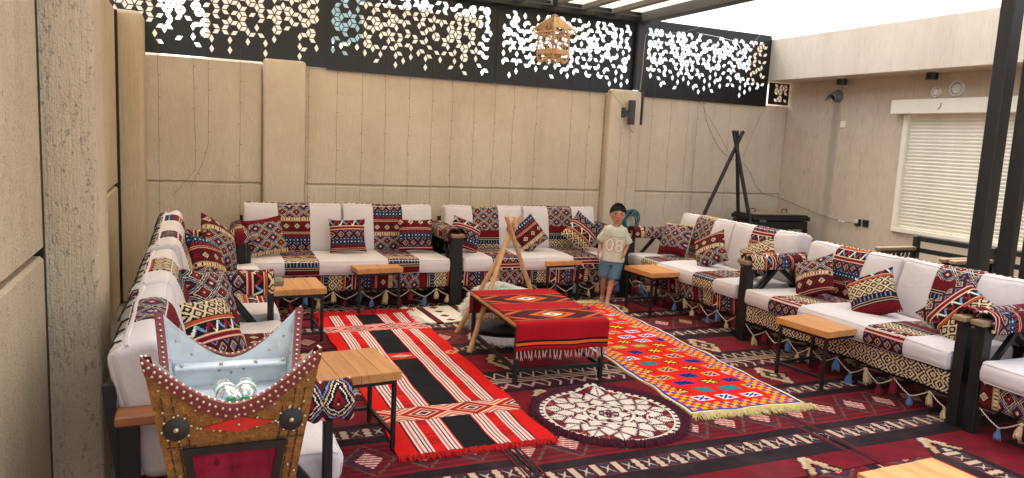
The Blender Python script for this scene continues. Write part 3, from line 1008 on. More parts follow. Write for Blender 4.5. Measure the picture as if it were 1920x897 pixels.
# ---- pergola
perg = thing('pergola', 'dark steel pergola roof of close grey beams with cream sheets between them', 'pergola', (0, 0, 0))
m = MB(); m.box((0, 5.62, 0), (.06, 4.26, .075), None, .004)
sl = m.mesh('roof_slat', M['slat_grey'])
for k in range(14):
    inst('roof_slat', sl, perg, (4.97 - .4 - .4 * k, 0, 3.21))
m = MB(); m.box((0, 5.62, 0), (.336, 4.2, .010))
cs = m.mesh('roof_sheet', M['roof_sheet'])
for k in range(14):
    inst('roof_sheet', cs, perg, (4.97 - .2 - .4 * k, 0, 3.236))
m = MB(); m.box((5.02, 5.62, 3.20), (.13, 4.3, .16), None, .005); m.build('end_beam', M['dark_grey'], perg)
m = MB(); m.box((2.18, 7.80, 3.16), (5.8, .10, .06), None, .004); m.box((2.18, 7.805, 3.225), (5.8, .06, .05)); m.build('back_beam', M['screen'], perg)
m = MB(); m.box((2.3, 3.46, 3.18), (5.8, .10, .14), None, .004); m.build('front_beam', M['dark_grey'], perg)
m = MB(); m.box((5.02, 7.83, 2.73), (.10, .06, .80), None, .004); m.box((5.09, 7.80, 2.12), (.018, .03, .42)); m.build('post', M['dark_grey'], perg)
m = MB(); m.box((5.45, 3.625, 1.57), (.12, .105, 3.14), None, .006); m.build('post', M['black_rust'], perg)
m = MB(); m.box((5.235, 3.625, 3.16), (.30, .10, .10)); m.build('bracket', M['black_rust'], perg)
for (x, y, lab) in ((5.45, 3.425, 'dark upright board just beside the pergola post behind the sofa'), (5.45, 3.25, 'dark upright board farthest from the pergola post at the picture edge')):
    m = MB(); m.box((x, y, 1.2), (.06, .11, 2.4), None, .004)
    tag(m.build('screen_post', M['black_rust']), lab, 'post')
# ================================================================== FLOOR CARPETS
def sheet(name, mat, x0, x1, y0, y1, z, rot=0.0, nx=24, ny=48, wav=.004, edge=.01, uvo=(0, 0), local=False, th=.006, swap=False, wf=1.0):
    """a carpet lying on the floor, as a thin slab with a slightly uneven surface and edges"""
    cx, cy = (x0 + x1) / 2, (y0 + y1) / 2
    m = MB(); P = []; UV = []
    sd = rnd.random() * 50
    for i in range(nx + 1):
        row = []; ur = []
        for j in range(ny + 1):
            x = x0 + (x1 - x0) * i / nx; y = y0 + (y1 - y0) * j / ny
            ex = edge * nz(y * 3.1 * wf + sd, (0 if i < nx / 2 else 9)) * (1 if i in (0, nx) else .5 if i in (1, nx - 1) else 0)
            ey = edge * nz(x * 3.1 * wf + sd, (3 if j < ny / 2 else 14)) * (1 if j in (0, ny) else .5 if j in (1, ny - 1) else 0)
            h = wav * (nz(x * 2.6 * wf + sd, y * 2.6 * wf) + .5 * nz(x * 7 * wf, y * 7 * wf + sd)) 
            dd = max(0.0, h + wav * .8)
            dx, dy = x + ex - cx, y + ey - cy
            row.append((dx * math.cos(rot) - dy * math.sin(rot), dx * math.sin(rot) + dy * math.cos(rot), th + dd))
            if local: a, b = x - x0, y - y0
            else: a, b = x + uvo[0], y + uvo[1]
            ur.append((b, a) if swap else (a, b))
        P.append(row); UV.append(ur)
    m.grid(P, UV)
    # skirt
    ring = [(i, 0) for i in range(nx + 1)] + [(nx, j) for j in range(1, ny + 1)] + [(i, ny) for i in range(nx - 1, -1, -1)] + [(0, j) for j in range(ny - 1, 0, -1)]
    for a in range(len(ring)):
        p, q = ring[a], ring[(a + 1) % len(ring)]
        A_, B_ = P[p[0]][p[1]], P[q[0]][q[1]]
        ua, ub = UV[p[0]][p[1]], UV[q[0]][q[1]]
        m.face([m.vert(A_), m.vert((A_[0], A_[1], 0)), m.vert((B_[0], B_[1], 0)), m.vert(B_)], [ua, ua, ub, ub])
    o = m.build(name, mat)
    o.location = (cx, cy, z)
    return o

def fringe(parent, name, mat, pts, L, n, w=.006, dz=.004, jitter=.5, out=None, drop=False, seed=1):
    """yarn ends along a line of points (local to parent); out = direction the yarns point"""
    rr = random.Random(seed); m = MB()
    pts = [Vector(p) for p in pts]
    seg = [0]
    for i in range(1, len(pts)): seg.append(seg[-1] + (pts[i] - pts[i - 1]).length)
    for k in range(n):
        s = seg[-1] * (k + rr.random()) / n
        i = max(j for j in range(len(seg)) if seg[j] <= s + 1e-9); i = min(i, len(pts) - 2)
        f = (s - seg[i]) / max(1e-6, seg[i + 1] - seg[i])
        p = pts[i].lerp(pts[i + 1], min(1, f)); tdir = (pts[i + 1] - pts[i]).normalized()
        o = Vector(out(p)) if callable(out) else Vector(out)
        o = (o + tdir * rr.uniform(-jitter, jitter)).normalized()
        l = L * rr.uniform(.65, 1.15)
        side = o.cross(Vector((0, 0, 1)))
        side = side.normalized() if side.length > .2 else tdir
        a = p + side * w * .5; b = p - side * w * .5
        if drop:
            mid = p + o * l * .5 ; e = p + o * l + side * rr.uniform(-.3, .3) * l * .4
        else:
            mid = p + o * l * .5 + Vector((0, 0, dz * rr.uniform(.4, 1.6))); e = p + o * l + side * l * rr.uniform(-.25, .25); e.z = p.z * .3 + .001
        up = Vector((0, 0, w * .7)) if not drop else o.cross(side) * w * .7
        i0 = m.vert(a); i1 = m.vert(b); i2 = m.vert(p + up)
        j0 = m.vert(mid + side * w * .6); j1 = m.vert(mid - side * w * .6); j2 = m.vert(mid + up)
        kk = m.vert(e)
        for x, y in ((0, 1), (1, 2), (2, 0)):
            A_ = (i0, i1, i2); B_ = (j0, j1, j2)
            m.face([A_[x], A_[y], B_[y], B_[x]], None, 0, True)
            m.face([B_[x], B_[y], kk], None, 0, True)
    o = m.build(name, mat, parent)
    o['kind'] = 'stuff'
    return o

labs = ['maroon banded floor carpet along the brown side wall under the first tables',
        'maroon banded floor carpet in the middle under the centre table and the round rug',
        'maroon banded floor carpet running under the sofa row on the house side',
        'maroon banded floor carpet behind the sofas, by the house wall']
x = -.30
M['carpet_edge'] = plain('dark_carpet_binding', C(24, 20, 26), .95, 0, .2, 40, .3, 200)
M['carpet_edge2'] = plain('red_carpet_binding', C(120, 18, 32), .95, 0, .2, 40, .3, 200)
for i in range(4):
    o = sheet('floor_carpet', M['carpet'], x + .004, x + 1.855 - .004, 2.655 + .012 * (i % 2), 7.70, .002 + .0006 * i, 0, 26, 70, .004, .012, (0, -.1 if i == 0 else .05 * (i == 3)))
    tag(o, labs[i], 'carpet', 'dark floor carpets')
    m = MB()
    for s in (-1, 1):
        m.tube([(s * .902 + .004 * nz(k * .7, i), -2.5 + 5.0 * k / 24, .010) for k in range(25)], .012, 6, True, 0)
    e = m.build('binding', M['carpet_edge'], o); e.scale = (1, 1, .55)
    m = MB()
    for s in (-1, 1):
        m.tube([(s * .880 + .004 * nz(k * .7, i), -2.5 + 5.0 * k / 24, .012) for k in range(25)], .005, 6, True, 0)
    e = m.build('binding', M['carpet_edge2'], o); e.scale = (1, 1, .9)
    x += 1.855
# the carpets laid the other way, close to the camera
for i, (a, b, l) in enumerate(((-.3, 1.553, 'maroon carpet laid crosswise beneath the studded cooler'), (1.557, 3.407, 'maroon carpet laid crosswise at the bottom edge under the nearest table'), (3.411, 7.1, 'maroon carpet laid crosswise in front of the nearest sofa seat'))):
    o = sheet('floor_carpet', M['carpet'], a + .004, b - .004, .4, 2.652, .003, 0, 30, 30, .004, .012, ((3.0 - 3.2 if i == 2 else .3), 0), swap=True)
    # swap: bands run away from the camera
    for d in range(1): pass
    tag(o, l, 'carpet', 'dark floor carpets')
# loose rugs on top
red = sheet('rug', M['redrug'], 0, .88, 0, 2.98, 0, 0, 30, 90, .010, .035, local=True)
red.location = (1.42, 4.96, .012); red.rotation_euler = (0, 0, R(-.6))
tag(red, 'scarlet striped rug with black blocks and diamond bands lying by the small tables', 'rug')
M['redyarn'] = plain('scarlet_yarn', C(206, 22, 22), .95, 0, .2, 60)
fringe(red, 'fringe', M['redyarn'], [(-.44 + .88 * i / 12, -1.49, .007) for i in range(13)], .07, 420, .006, .012, .4, (0, -1, 0), seed=3)
fringe(red, 'fringe', M['redyarn'], [(-.44 + .88 * i / 12, 1.49, .007) for i in range(13)], .13, 420, .006, .02, .5, (0, 1, 0), seed=4)
bird = sheet('rug', M['birdrug'], 0, .88, 0, 3.0, 0, 0, 30, 90, .011, .04, local=True)
bird.location = (3.385, 5.01, .012); bird.rotation_euler = (0, 0, R(-4.2))
tag(bird, 'orange red rug with small bird blocks and a blue and yellow checked border', 'rug')
M['cryarn'] = plain('cream_yarn', C(222, 202, 142), .95, 0, .2, 60)
fringe(bird, 'fringe', M['cryarn'], [(-.44 + .88 * i / 12, -1.50, .007) for i in range(13)], .10, 330, .009, .014, .5, (0, -1, 0), seed=5)
fringe(bird, 'fringe', M['cryarn'], [(-.44 + .88 * i / 12, 1.50, .007) for i in range(13)], .10, 240, .009, .014, .6, (0, 1, 0), seed=6)
# round rug
m = MB(); P = []; UV = []
NR, NA = 16, 96
for i in range(NR + 1):
    r = .44 * i / NR; row = []; ur = []
    for j in range(NA):
        a = 2 * math.pi * j / NA
        rr = r * (1 + .03 * nz(math.cos(a) * 1.6 + 3, math.sin(a) * 1.6) * i / NR)
        xx, yy = rr * math.cos(a), rr * math.sin(a)
        z = .010 + .008 * max(0, nz(xx * 6 + 8, yy * 6)) + .05 * math.exp(-((xx - .16) ** 2 / .006 + (yy - .40) ** 2 / .008))
        row.append((xx, yy, z)); ur.append((r * math.cos(a), r * math.sin(a)))
    P.append(row); UV.append(ur)
m.grid(P, UV, cv=True, flip=True)
m.grid([P[-1], [(p[0], p[1], 0) for p in P[-1]]], [UV[-1], UV[-1]], cv=True, flip=True)
rugr = m.build('round_rug', M['roundrug']); rugr.location = (2.335, 3.70, .010); rugr.rotation_euler = (0, 0, R(8))
tag(rugr, 'round maroon and cream petal rug with a shaggy plum fringe', 'rug')
M['plumyarn'] = plain('plum_yarn', C(84, 22, 42), .95, 0, .35, 60)
ring = [Vector((p[0], p[1], .006)) for p in P[-1]] + [Vector((P[-1][0][0], P[-1][0][1], .006))]
fringe(rugr, 'fringe', M['plumyarn'], ring, .065, 2600, .008, .02, .7, lambda p: (p.x, p.y, 0), seed=8)
# cream rug behind the tripod
wr = sheet('rug', M['whiterug'], 0, .86, 0, .60, 0, 0, 24, 20, .006, .02, local=True)
wr.location = (2.32, 6.34, .014); wr.rotation_euler = (0, 0, R(2))
tag(wr, 'cream rug with maroon zigzag stripes half under the white fleece', 'rug')
M['whyarn'] = plain('white_yarn', C(226, 218, 206), .95, 0, .15, 60)
fringe(wr, 'fringe', M['whyarn'], [(-.43, -.30 + .6 * i / 8, .007) for i in range(9)], .10, 170, .008, .012, .5, (-1, 0, 0), seed=9)

# ================================================================== SOFAS
def rrprof(hy, hz, r, ns=5):
    """rounded rectangle, counter-clockwise seen with y right, z up, starting at the middle of the back (+y) side going up"""
    pts = []
    cor = ((hy - r, hz - r, 0), (-hy + r, hz - r, 90), (-hy + r, -hz + r, 180), (hy - r, -hz + r, 270))
    # list of (y,z,ny,nz)
    for q, (cy, cz, a0) in enumerate(cor):
        for k in range(5):
            a = R(a0 + 90 * k / 4); pts.append((cy + r * math.cos(a), cz + r * math.sin(a), math.cos(a), math.sin(a)))
        nx = cor[(q + 1) % 4]
        y0, z0 = pts[-1][0], pts[-1][1]
        a = R(a0 + 90)
        y1, z1 = nx[0] + r * math.cos(a), nx[1] + r * math.sin(a)
        for k in range(1, ns):
            pts.append((y0 + (y1 - y0) * k / ns, z0 + (z1 - z0) * k / ns, math.cos(a), math.sin(a)))
    return pts

class Cushion:
    """a stuffed block along x: cross-section in (y,z), ends rounded, puffed and slightly creased"""
    def __init__(s, L, hy, hz, r, re, puff, seed, xf):
        s.L, s.re, s.puff, s.seed, s.xf = L, re, puff, seed, xf
        s.prof = rrprof(hy, hz, r); s.hy, s.hz = hy, hz
        s.arc = [0]
        n = len(s.prof)
        for i in range(1, n + 1):
            a, b = s.prof[i - 1], s.prof[i % n]
            s.arc.append(s.arc[-1] + math.hypot(a[0] - b[0], a[1] - b[1]))
    def pt(s, x, k, off=0.0):
        y, z, ny, nzz = s.prof[k % len(s.prof)]
        e = min(x, s.L - x)
        ins = 0.0
        if e < s.re: ins = s.re - math.sqrt(max(0, s.re ** 2 - (s.re - e) ** 2))
        g = max(0.0, 1 - abs(2 * x / s.L - 1) ** 3)
        fy = max(0, 1 - (y / s.hy) ** 2 * .9); fz = max(0, 1 - (z / s.hz) ** 2 * .9)
        pf = s.puff * g * (fy * abs(nzz) + fz * abs(ny))
        cr = .0085 * nz(x * 4.2 + s.seed, y * 6 + z * 5, s.seed) + .0040 * nz(x * 13 + s.seed, y * 14 + z * 14, s.seed) * (1.8 if e < .12 else .7)
        d = pf + cr + off - ins
        return s.xf(x, y + ny * d, z + nzz * d)
    def body(s, name, mat, parent):
        m = MB(); L, re = s.L, s.re
        xs = [re * (1 - math.cos(R(90 * i / 5))) for i in range(6)]
        nmid = max(6, int(L / .07))
        xs = xs + [re + (L - 2 * re) * i / nmid for i in range(1, nmid)] + [L - x for x in xs[::-1]]
        n = len(s.prof)
        b = m.grid([[s.pt(x, k) for k in range(n)] for x in xs], None, cv=True, smooth=True)
        m.fan([b + k for k in range(n)], 0, True); e = b + (len(xs) - 1) * n; m.fan([e + k for k in range(n)])
        return m.build(name, mat, parent, 60)
    def strip(s, name, mat, parent, xa, xb, k0, k1, v0, u0=0.0, off=.004, dr=1):
        m = MB(); nx = max(4, int((xb - xa) / .04))
        ks = list(range(k0, k1 + 1)); n = len(s.prof)
        P = []; UV = []
        for kk, o in [(ks[0], -.004)] + [(k, off) for k in ks] + [(ks[-1], -.004)]:
            kc = kk % n
            base = s.arc[kc] + (s.arc[n] if kk >= n else 0) - s.arc[ks[0] % n]
            row = []; ur = []
            for i in range(-1, nx + 2):
                ii = min(max(i, 0), nx)
                x = xa + (xb - xa) * ii / nx
                oo = -.004 if i in (-1, nx + 1) else o
                row.append(s.pt(x, kc, oo)); u = u0 + x - xa
                ur.append((u, v0 + dr * base))
            P.append(row); UV.append(ur)
        m.grid(P, UV, smooth=True)
        return m.build(name, mat, parent, 60)

def tassel_mesh(nm, mat):
    m = MB()
    m.lathe([(0, .0), (.009, -.004), (.012, -.012), (.009, -.022), (.007, -.026)], (0, 0, 0), 8)
    m.lathe([(.007, -.026), (.012, -.036), (.017, -.06), (.021, -.085), (.019, -.095), (.0, -.09)], (0, 0, 0), 10)
    rr = random.Random(len(nm))
    for i in range(18):
        a = rr.random() * 6.28; r1 = .012; r2 = rr.uniform(.014, .027)
        m.tube([(r1 * math.cos(a), r1 * math.sin(a), -.03), (r2 * .9 * math.cos(a), r2 * .9 * math.sin(a), -.065), (r2 * math.cos(a + .2), r2 * math.sin(a + .2), -.108 + rr.uniform(-.01, .01))], [.003, .003, .0015], 4, False)
    return m.mesh('tassel', mat)
TAS = [tassel_mesh(a, M[a]) for a in ('tas_b', 'tas_u', 'tas_r')]

DEPTH = .60
def sofa(label, loc, rz, L, ncush, strips, voffs, seatv, skirt='kilim', cover_left=True, cover_right=True, arms=(True, True), garland=True, woodarm=(False, False), post=.072, cov=None, backdeco=False, seed=0, depth=.60, bh=.230, group='woven sofas around the courtyard', skirt_v=0.0):
    rr = random.Random(seed + 5)
    DEPTH = depth
    S = thing('low_sofa', label, 'sofa', loc, rz, group)
    bk = M['black']
    # frame
    zt = .70
    for sx, x in ((0, -.045), (1, L + .045)):
        if not arms[sx]: continue
        for y in (.045, DEPTH + .18):
            pw = post if y < .1 else .06
            m = MB(); m.box((x, y, .34), (pw, pw, .68), None, .004)
            m.build('leg', bk, S)
        m = MB()
        m.bar((x, .09, .36), (x, DEPTH * .62, .66), .03, .03); m.bar((x, DEPTH * .62, .66), (x, DEPTH + .15, .40), .03, .03)
        m.bar((x, .08, .30), (x, DEPTH + .15, .30), .04, .04)
        m.build('arm_brace', bk, S)
        m = MB(); m.box((x, DEPTH / 2 + .10, zt), (.085, DEPTH + .26, .034) if not woodarm[sx] else (.10, DEPTH + .24, .036), None, .006)
        arm = m.build('armrest', M['arm_wood'] if woodarm[sx] else M['grey_wood'], S)
        if (cover_left if sx == 0 else cover_right):
            # a woven cloth rolled over the armrest
            m = MB(); P = []; UV = []
            y0, y1 = (cov if (cov and woodarm[sx]) else (.03, DEPTH + .10))
            for i in range(26):
                t = i / 25; y = y0 + (y1 - y0) * t
                row = []; ur = []
                for k in range(15):
                    a = k / 14 * 2 - 1            # -1..1 across the arm
                    sgn = 1 if a > 0 else -1
                    w = .062 + .006 * nz(t * 5 + seed, k * .3, seed)
                    if abs(a) < .42:
                        ang = a / .42 * math.pi / 2
                        px, pz = w * math.sin(ang), .012 + .055 * math.cos(ang)
                    else:
                        px = sgn * (w + .010 * nz(t * 6 + seed, sgn * 3)); pz = .012 - (abs(a) - .42) / .58 * (.062 + .02 * nz(t * 4, sgn * 7 + seed))
                    sag = .02 * math.sin(math.pi * t) * -1
                    row.append((x + px, y, zt + pz + sag * .5 + .006 * nz(t * 7, k * .4, seed)))
                    ur.append((k * .018, voffs[0][0] + .4 * sx + t * (y1 - y0) * 1.0))
                P.append(row); UV.append(ur)
            m.grid(P, UV, flip=True)
            c = m.build('arm_cover', M['kilim'], S, 70)
            so = c.modifiers.new('thick', 'SOLIDIFY'); so.thickness = .012; so.offset = 0
    m = MB()
    for y in (.05, DEPTH + .12): m.bar((-.01, y, .315), (L + .01, y, .315), .04, .05)
    for i in range(7): m.bar((L * i / 6 * .98 + .01, .05, .315), (L * i / 6 * .98 + .01, DEPTH + .12, .315), .03, .03)
    m.build('base_rail', bk, S)
    m = MB()
    for z in (.42, .58, .76): m.bar((-.01, DEPTH + .20 + (z - .4) * .10, z), (L + .01, DEPTH + .20 + (z - .4) * .10, z), .03, .045)
    for i in range(3): m.bar((L * i / 2, DEPTH + .19, .30), (L * i / 2, DEPTH + .245, .80), .04, .03)
    m.build('back_rail', bk, S)
    # seat
    hy, hz = DEPTH / 2 + .02, .066
    cs = Cushion(L, hy, hz, .042, .03, .010, seed, lambda x, y, z: (x, DEPTH / 2 + y, .412 + z))
    seat = cs.body('seat_cushion', M['cotton'], S)
    for kk in (11, 20):
        m = MB(); m.tube([cs.pt(.012 + (L - .024) * i / 40, kk, .001) for i in range(41)], .0042, 5)
        for xe in (.010, L - .010): m.tube([cs.pt(xe, q, .001) for q in range(kk - 6, kk + 1)], .004, 5)
        m.build('seam', M['cotton'], seat)
    for (a, b), (vo, dr) in zip(strips, seatv):
        # from the back of the top over the front edge
        cs.strip('kilim_strip', M['kilim'], seat, a, b, 2, 20, vo, rr.random() * .1, dr=dr)
    # back cushions
    cl = L / ncush
    for c in range(ncush):
        x0 = cl * c + .004
        Lc = cl - .008
        h2 = bh
        def xf(x, y, z, x0=x0, c=c):
            a = R(13)
            zz = z + h2
            lean = .010 * nz(x * 2 + c, seed)
            drop = -.012 * (1 - abs(2 * x / Lc - 1)) * (zz / .5) + .016 * (abs(2 * x / Lc - 1) ** 4) * (zz / .5)
            Y = DEPTH + .06 + y * math.cos(a) + zz * math.sin(a) + lean
            Z = .462 + zz * math.cos(a) - y * math.sin(a) + drop
            return (x0 + x, Y, Z)
        cb = Cushion(Lc, .085, h2, .045, .026, .024, seed + c * 3.3, xf)
        body = cb.body('back_cushion', M['cotton'], S)
        a, b = strips[c] if len(strips) == ncush else (Lc * .36 + x0, Lc * .68 + x0)
        off = .02 * (rr.random() - .5)
        cb.strip('kilim_strip', M['kilim'], body, a - x0 + off, b - x0 + off, 2, 20, voffs[c][0], rr.random() * .1, dr=voffs[c][1])
        m = MB()
        for xe in (.012, Lc - .012): m.tube([cb.pt(xe, q, .001) for q in range(11, 21)], .004, 5)
        m.tube([cb.pt(.012 + (Lc - .024) * i / 24, 11, .001) for i in range(25)], .004, 5)
        m.build('seam', M['cotton'], body)
        m = MB()
        m.tube([cb.pt(.012 + (Lc - .024) * i / 24, 5, .004) for i in range(25)], .0075, 5)
        for xe in (.010, Lc - .010): m.tube([cb.pt(xe, k, .004) for k in (2, 1, 0, 31, 30, 29, 28)][:5], .006, 5)
        m.build('piping', M['cotton'] if backdeco else M['piping'], body)
        if backdeco:
            cb.strip('woven_back', M['check'], body, .03, Lc - .03, 30, 40, 0.0, .95 * c, .006)
            for q in range(6):
                m = MB()
                xk = .08 + (Lc - .16) * q / 5 + rr.uniform(-.02, .02)
                m.tube([cb.pt(xk, 4, .008), cb.pt(xk + .004, 3, .012), cb.pt(xk - .003, 1, .010)], .004, 5)
                m.build('tie', M['black_plastic'], body)
    # skirt of woven cloth under the seat
    m = MB(); P = []; UV = []
    nx = int(L / .03)
    zb = .20 if skirt == 'kilim' else .185
    for j in range(7):
        row = []; ur = []
        for i in range(nx + 1):
            x = -.0 + L * i / nx; t = j / 6
            y = .018 + .012 * t + .010 * t * math.sin(x * 14 + seed) + .010 * t * nz(x * 5, seed)
            z = .352 - (.352 - zb) * t + .010 * t * nz(x * 3 + seed, 2.0)
            row.append((x, y, z))
            ur.append((t * (.352 - zb) + .013, skirt_v + x) if skirt == 'kilim' else (x, t * (.352 - zb) + .0))
        P.append(row); UV.append(ur)
    m.grid(P, UV)
    sk = m.build('skirt', M['kilim'] if skirt == 'kilim' else M['skirtL'], S, 70)
    so = sk.modifiers.new('thick', 'SOLIDIFY'); so.thickness = .006
    if garland:
        nseg = max(3, int(round(L / .125)))
        pts = []
        for i in range(nseg + 1):
            x = L * (i + .0) / nseg
            x = min(max(x + rr.uniform(-.012, .012), .01), L - .01)
            pts.append((x, .022, zb - .012 if i % 2 == 0 else zb - .075 - rr.random() * .02))
        m = MB(); rope = []
        for a_, b_ in zip(pts[:-1], pts[1:]):
            for q in range(5):
                t = q / 5; p = Vector(a_).lerp(Vector(b_), t); p.z -= .008 * math.sin(math.pi * t); rope.append(p)
        rope.append(Vector(pts[-1]))
        m.tube(rope, .0042, 5)
        gl = m.build('garland_cord', M['rope'], S)
        for i, p in enumerate(pts):
            if p[0] < .03: continue
            o = inst('tassel', TAS[(i * 2 + (i // 3) + seed) % 3], gl, p, (rr.uniform(-.12, .12), rr.uniform(-.2, .2), rr.random() * 3))
            s_ = rr.uniform(.85, 1.2) * (1.0 if p[2] > zb - .05 else .92); o.scale = (s_ * rr.uniform(.9, 1.25), s_, s_ * .78 if p[2] < zb - .05 else s_)
    return S

def two(L, w=.30): return [(L * .25 - w / 2, L * .25 + w / 2), (L * .75 - w / 2, L * .75 + w / 2)]
LA = 1.86
SA = sofa('woven two cushion sofa at the back, the one towards the brown side wall', (.44, 6.70, 0), R(-.6), LA, 2, two(LA), ((.86, -1), (.14, 1)), ((.62, -1), (.60, -1)), seed=1, skirt_v=.30)
SB = sofa('woven two cushion sofa at the back behind the wooden tripod', (2.44, 6.69, 0), R(-.6), 1.80, 2, two(1.80), ((.455, 1), (.50, 1)), ((.92, -1), (.90, -1)), seed=2, skirt_v=1.2)
SCc = sofa('woven sofa on the house side, beside the boy', (4.44, 6.86, 0), R(-90 - .5), 1.80, 2, two(1.80), ((.455, 1), (.43, -1)), ((.40, 1), (.36, 1)), seed=3, skirt_v=.7)
SD = sofa('woven sofa with lattice patterned skirt, nearest whole sofa on the house side', (4.38, 4.89, 0), R(-90 - .8), 1.90, 2, two(1.90, .32), ((.0, 1), (.62, 1)), ((.626, 1), (.61, 1)), skirt='lattice', seed=4, bh=.212)
SE = sofa('corner of a woven sofa cut off at the picture edge past the lattice skirted sofa', (4.34, 2.78, 0), R(-90 - .8), 1.3, 1, [(.5, .82)], ((.2, 1),), ((.3, 1),), seed=5, skirt_v=.48, arms=(True, False))
SF = sofa('woven sofa along the brown side wall, the far one', (.50, 4.80, 0), R(90), 1.86, 2, two(1.86), ((.40, -1), (.28, 1)), ((.80, 1), (.84, -1)), seed=6, backdeco=True, skirt_v=.2, post=.034, depth=.50)
SG = sofa('woven sofa along the brown side wall, nearest behind the studded cooler', (.49, 2.62, 0), R(90), 2.02, 2, two(2.02, .34), ((.70, 1), (.20, -1)), ((.42, -1), (.84, -1)), seed=7, backdeco=True, woodarm=(True, False), skirt_v=.6, cover_left=True, post=.034, cov=(-.035, .13), depth=.50)

# ================================================================== PILLOWS
def pillow_mesh(v0, u0, seed, w=.43, h=.43, dr=1):
    m = MB(); N = 20
    top = []; UV = []; bot = []
    for i in range(N + 1):
        r1 = []; r2 = []; ur = []
        for j in range(N + 1):
            a = -1 + 2 * i / N; b = -1 + 2 * j / N
            a2 = math.copysign(abs(a) ** .9, a); b2 = math.copysign(abs(b) ** .9, b)
            x = w / 2 * a2 * (1 - .09 * (1 - b2 * b2)) ; y = h / 2 * b2 * (1 - .09 * (1 - a2 * a2))
            th = .088 * ((1 - a2 ** 2) * (1 - b2 ** 2)) ** .42
            wr = .006 * nz(a * 3 + seed, b * 3, seed) + .003 * nz(a * 8 + seed, b * 8)
            r1.append((x, y, th + wr * (1 if th > .01 else 0))); r2.append((x, y, -th * .8 + wr * .5))
            ur.append((u0 + x + .3, v0 + dr * (h / 2 - y)))
        top.append(r1); bot.append(r2); UV.append(ur)
    m.grid(top, UV); m.grid(bot, UV, flip=True)
    return m.mesh('pillow', M['kilim'], 70)
def pillow(label, pos, face, spin, v0, u0=0.0, tilt=18, seed=1, w=.43, h=.43, dr=1):
    """face: heading (deg) the pillow looks to, measured from -Y towards +X; spin: turn in its own plane; tilt: lean back"""
    me = pillow_mesh(v0, u0, seed, w, h, dr)
    o = bpy.data.objects.new('pillow', me); COL.objects.link(o)
    Mx = Matrix.Rotation(R(face), 4, 'Z') @ Matrix.Rotation(R(90 - tilt), 4, 'X') @ Matrix.Rotation(R(spin), 4, 'Z')
    o.matrix_world = Matrix.Translation(pos) @ Mx
    tag(o, label, 'cushion', 'woven scatter cushions on the sofas')
    return o
pl = pillow
def on_back(X, z, Y=7.085): return (X, Y, z)
pl('woven cushion with dark red top, in the corner end of the back sofa', (.62, 7.04, .655), 6, 9, 0.92, .05, 22, 1, .37, .37, dr=-1)
pl('square upright woven cushion with a zigzag band near its top, on the back sofa', (1.385, 7.10, .655), 0, 1, 0.135, .02, 16, 2, 0.36, 0.33, dr=1)
pl('upright woven cushion with cream diamonds along its top, beside the back sofa armrest', (2.065, 7.10, .655), -3, 0, 0.545, .06, 16, 3, 0.36, 0.33, dr=-1)
pl('woven cushion tipped over against the armrest behind the wooden tripod poles', (2.58, 7.06, .66), 8, -22, 0.12, .0, 24, 4, 0.34, 0.34, dr=1)
pl('woven cushion standing on its corner in the middle of the sofa behind the tripod', (3.30, 7.05, .66), 0, 35, 0.33, .1, 20, 5, 0.34, 0.34, dr=1)
pl('woven cushion leaning on its corner by the boy at the sofa end', (3.93, 7.03, .68), -6, -42, 0.4, .1, 24, 6, 0.37, 0.37, dr=-1)
pl('woven cushion with blue lattice standing at the far end of the house side sofa', (4.83, 6.56, .665), -80, 4, 0.56, .05, 22, 7, 0.40, 0.38, dr=1)
pl('woven cushion with big cream diamonds standing on its corner on the sofa beside the boy', (4.80, 5.92, .645), -76, 30, 0.39, .02, 24, 8, 0.36, 0.36, dr=1)
pl('woven cushion with lattice face behind the armrest between the two house side sofas', (4.83, 5.27, .66), -84, 32, 0.97, .08, 24, 9, 0.38, 0.36, dr=1)
pl('woven cushion with a beige band at the far end of the lattice skirted sofa', (4.80, 4.56, .63), -84, 26, 0.76, .0, 24, 10, 0.36, 0.36, dr=-1)
pl('woven cushion with lattice face leaning in the middle of the lattice skirted sofa', (4.76, 3.94, .61), -78, 30, 0.215, .04, 26, 11, 0.38, 0.38, dr=-1)
pl('woven cushion with bold zigzag stripes leaning on the near armrest of the lattice skirted sofa', (4.74, 3.22, .64), -72, 55, 0.345, .05, 28, 12, 0.40, 0.40, dr=-1)
pl('big woven cushion with cream diamonds in the far corner of the side wall sofa', (.20, 6.33, .69), 62, -32, 0.44, .08, 22, 13, 0.43, 0.43, dr=1)
pl('woven cushion with cream patch and blue figures beside the big diamond cushion', (.10, 5.78, .66), 66, -24, 0.3, .02, 28, 14, 0.38, 0.38, dr=1)
pl('woven cushion with large blue lattice beside the middle armrest of the side wall sofas', (.09, 4.42, .66), 56, -14, 0.585, .02, 26, 15, 0.40, 0.38, dr=1)
pl('woven cushion with beige lattice over red bands, nearest on the side wall sofa', (.08, 3.78, .64), 56, -8, 0.0, .0, 34, 16, 0.40, 0.38, dr=1)
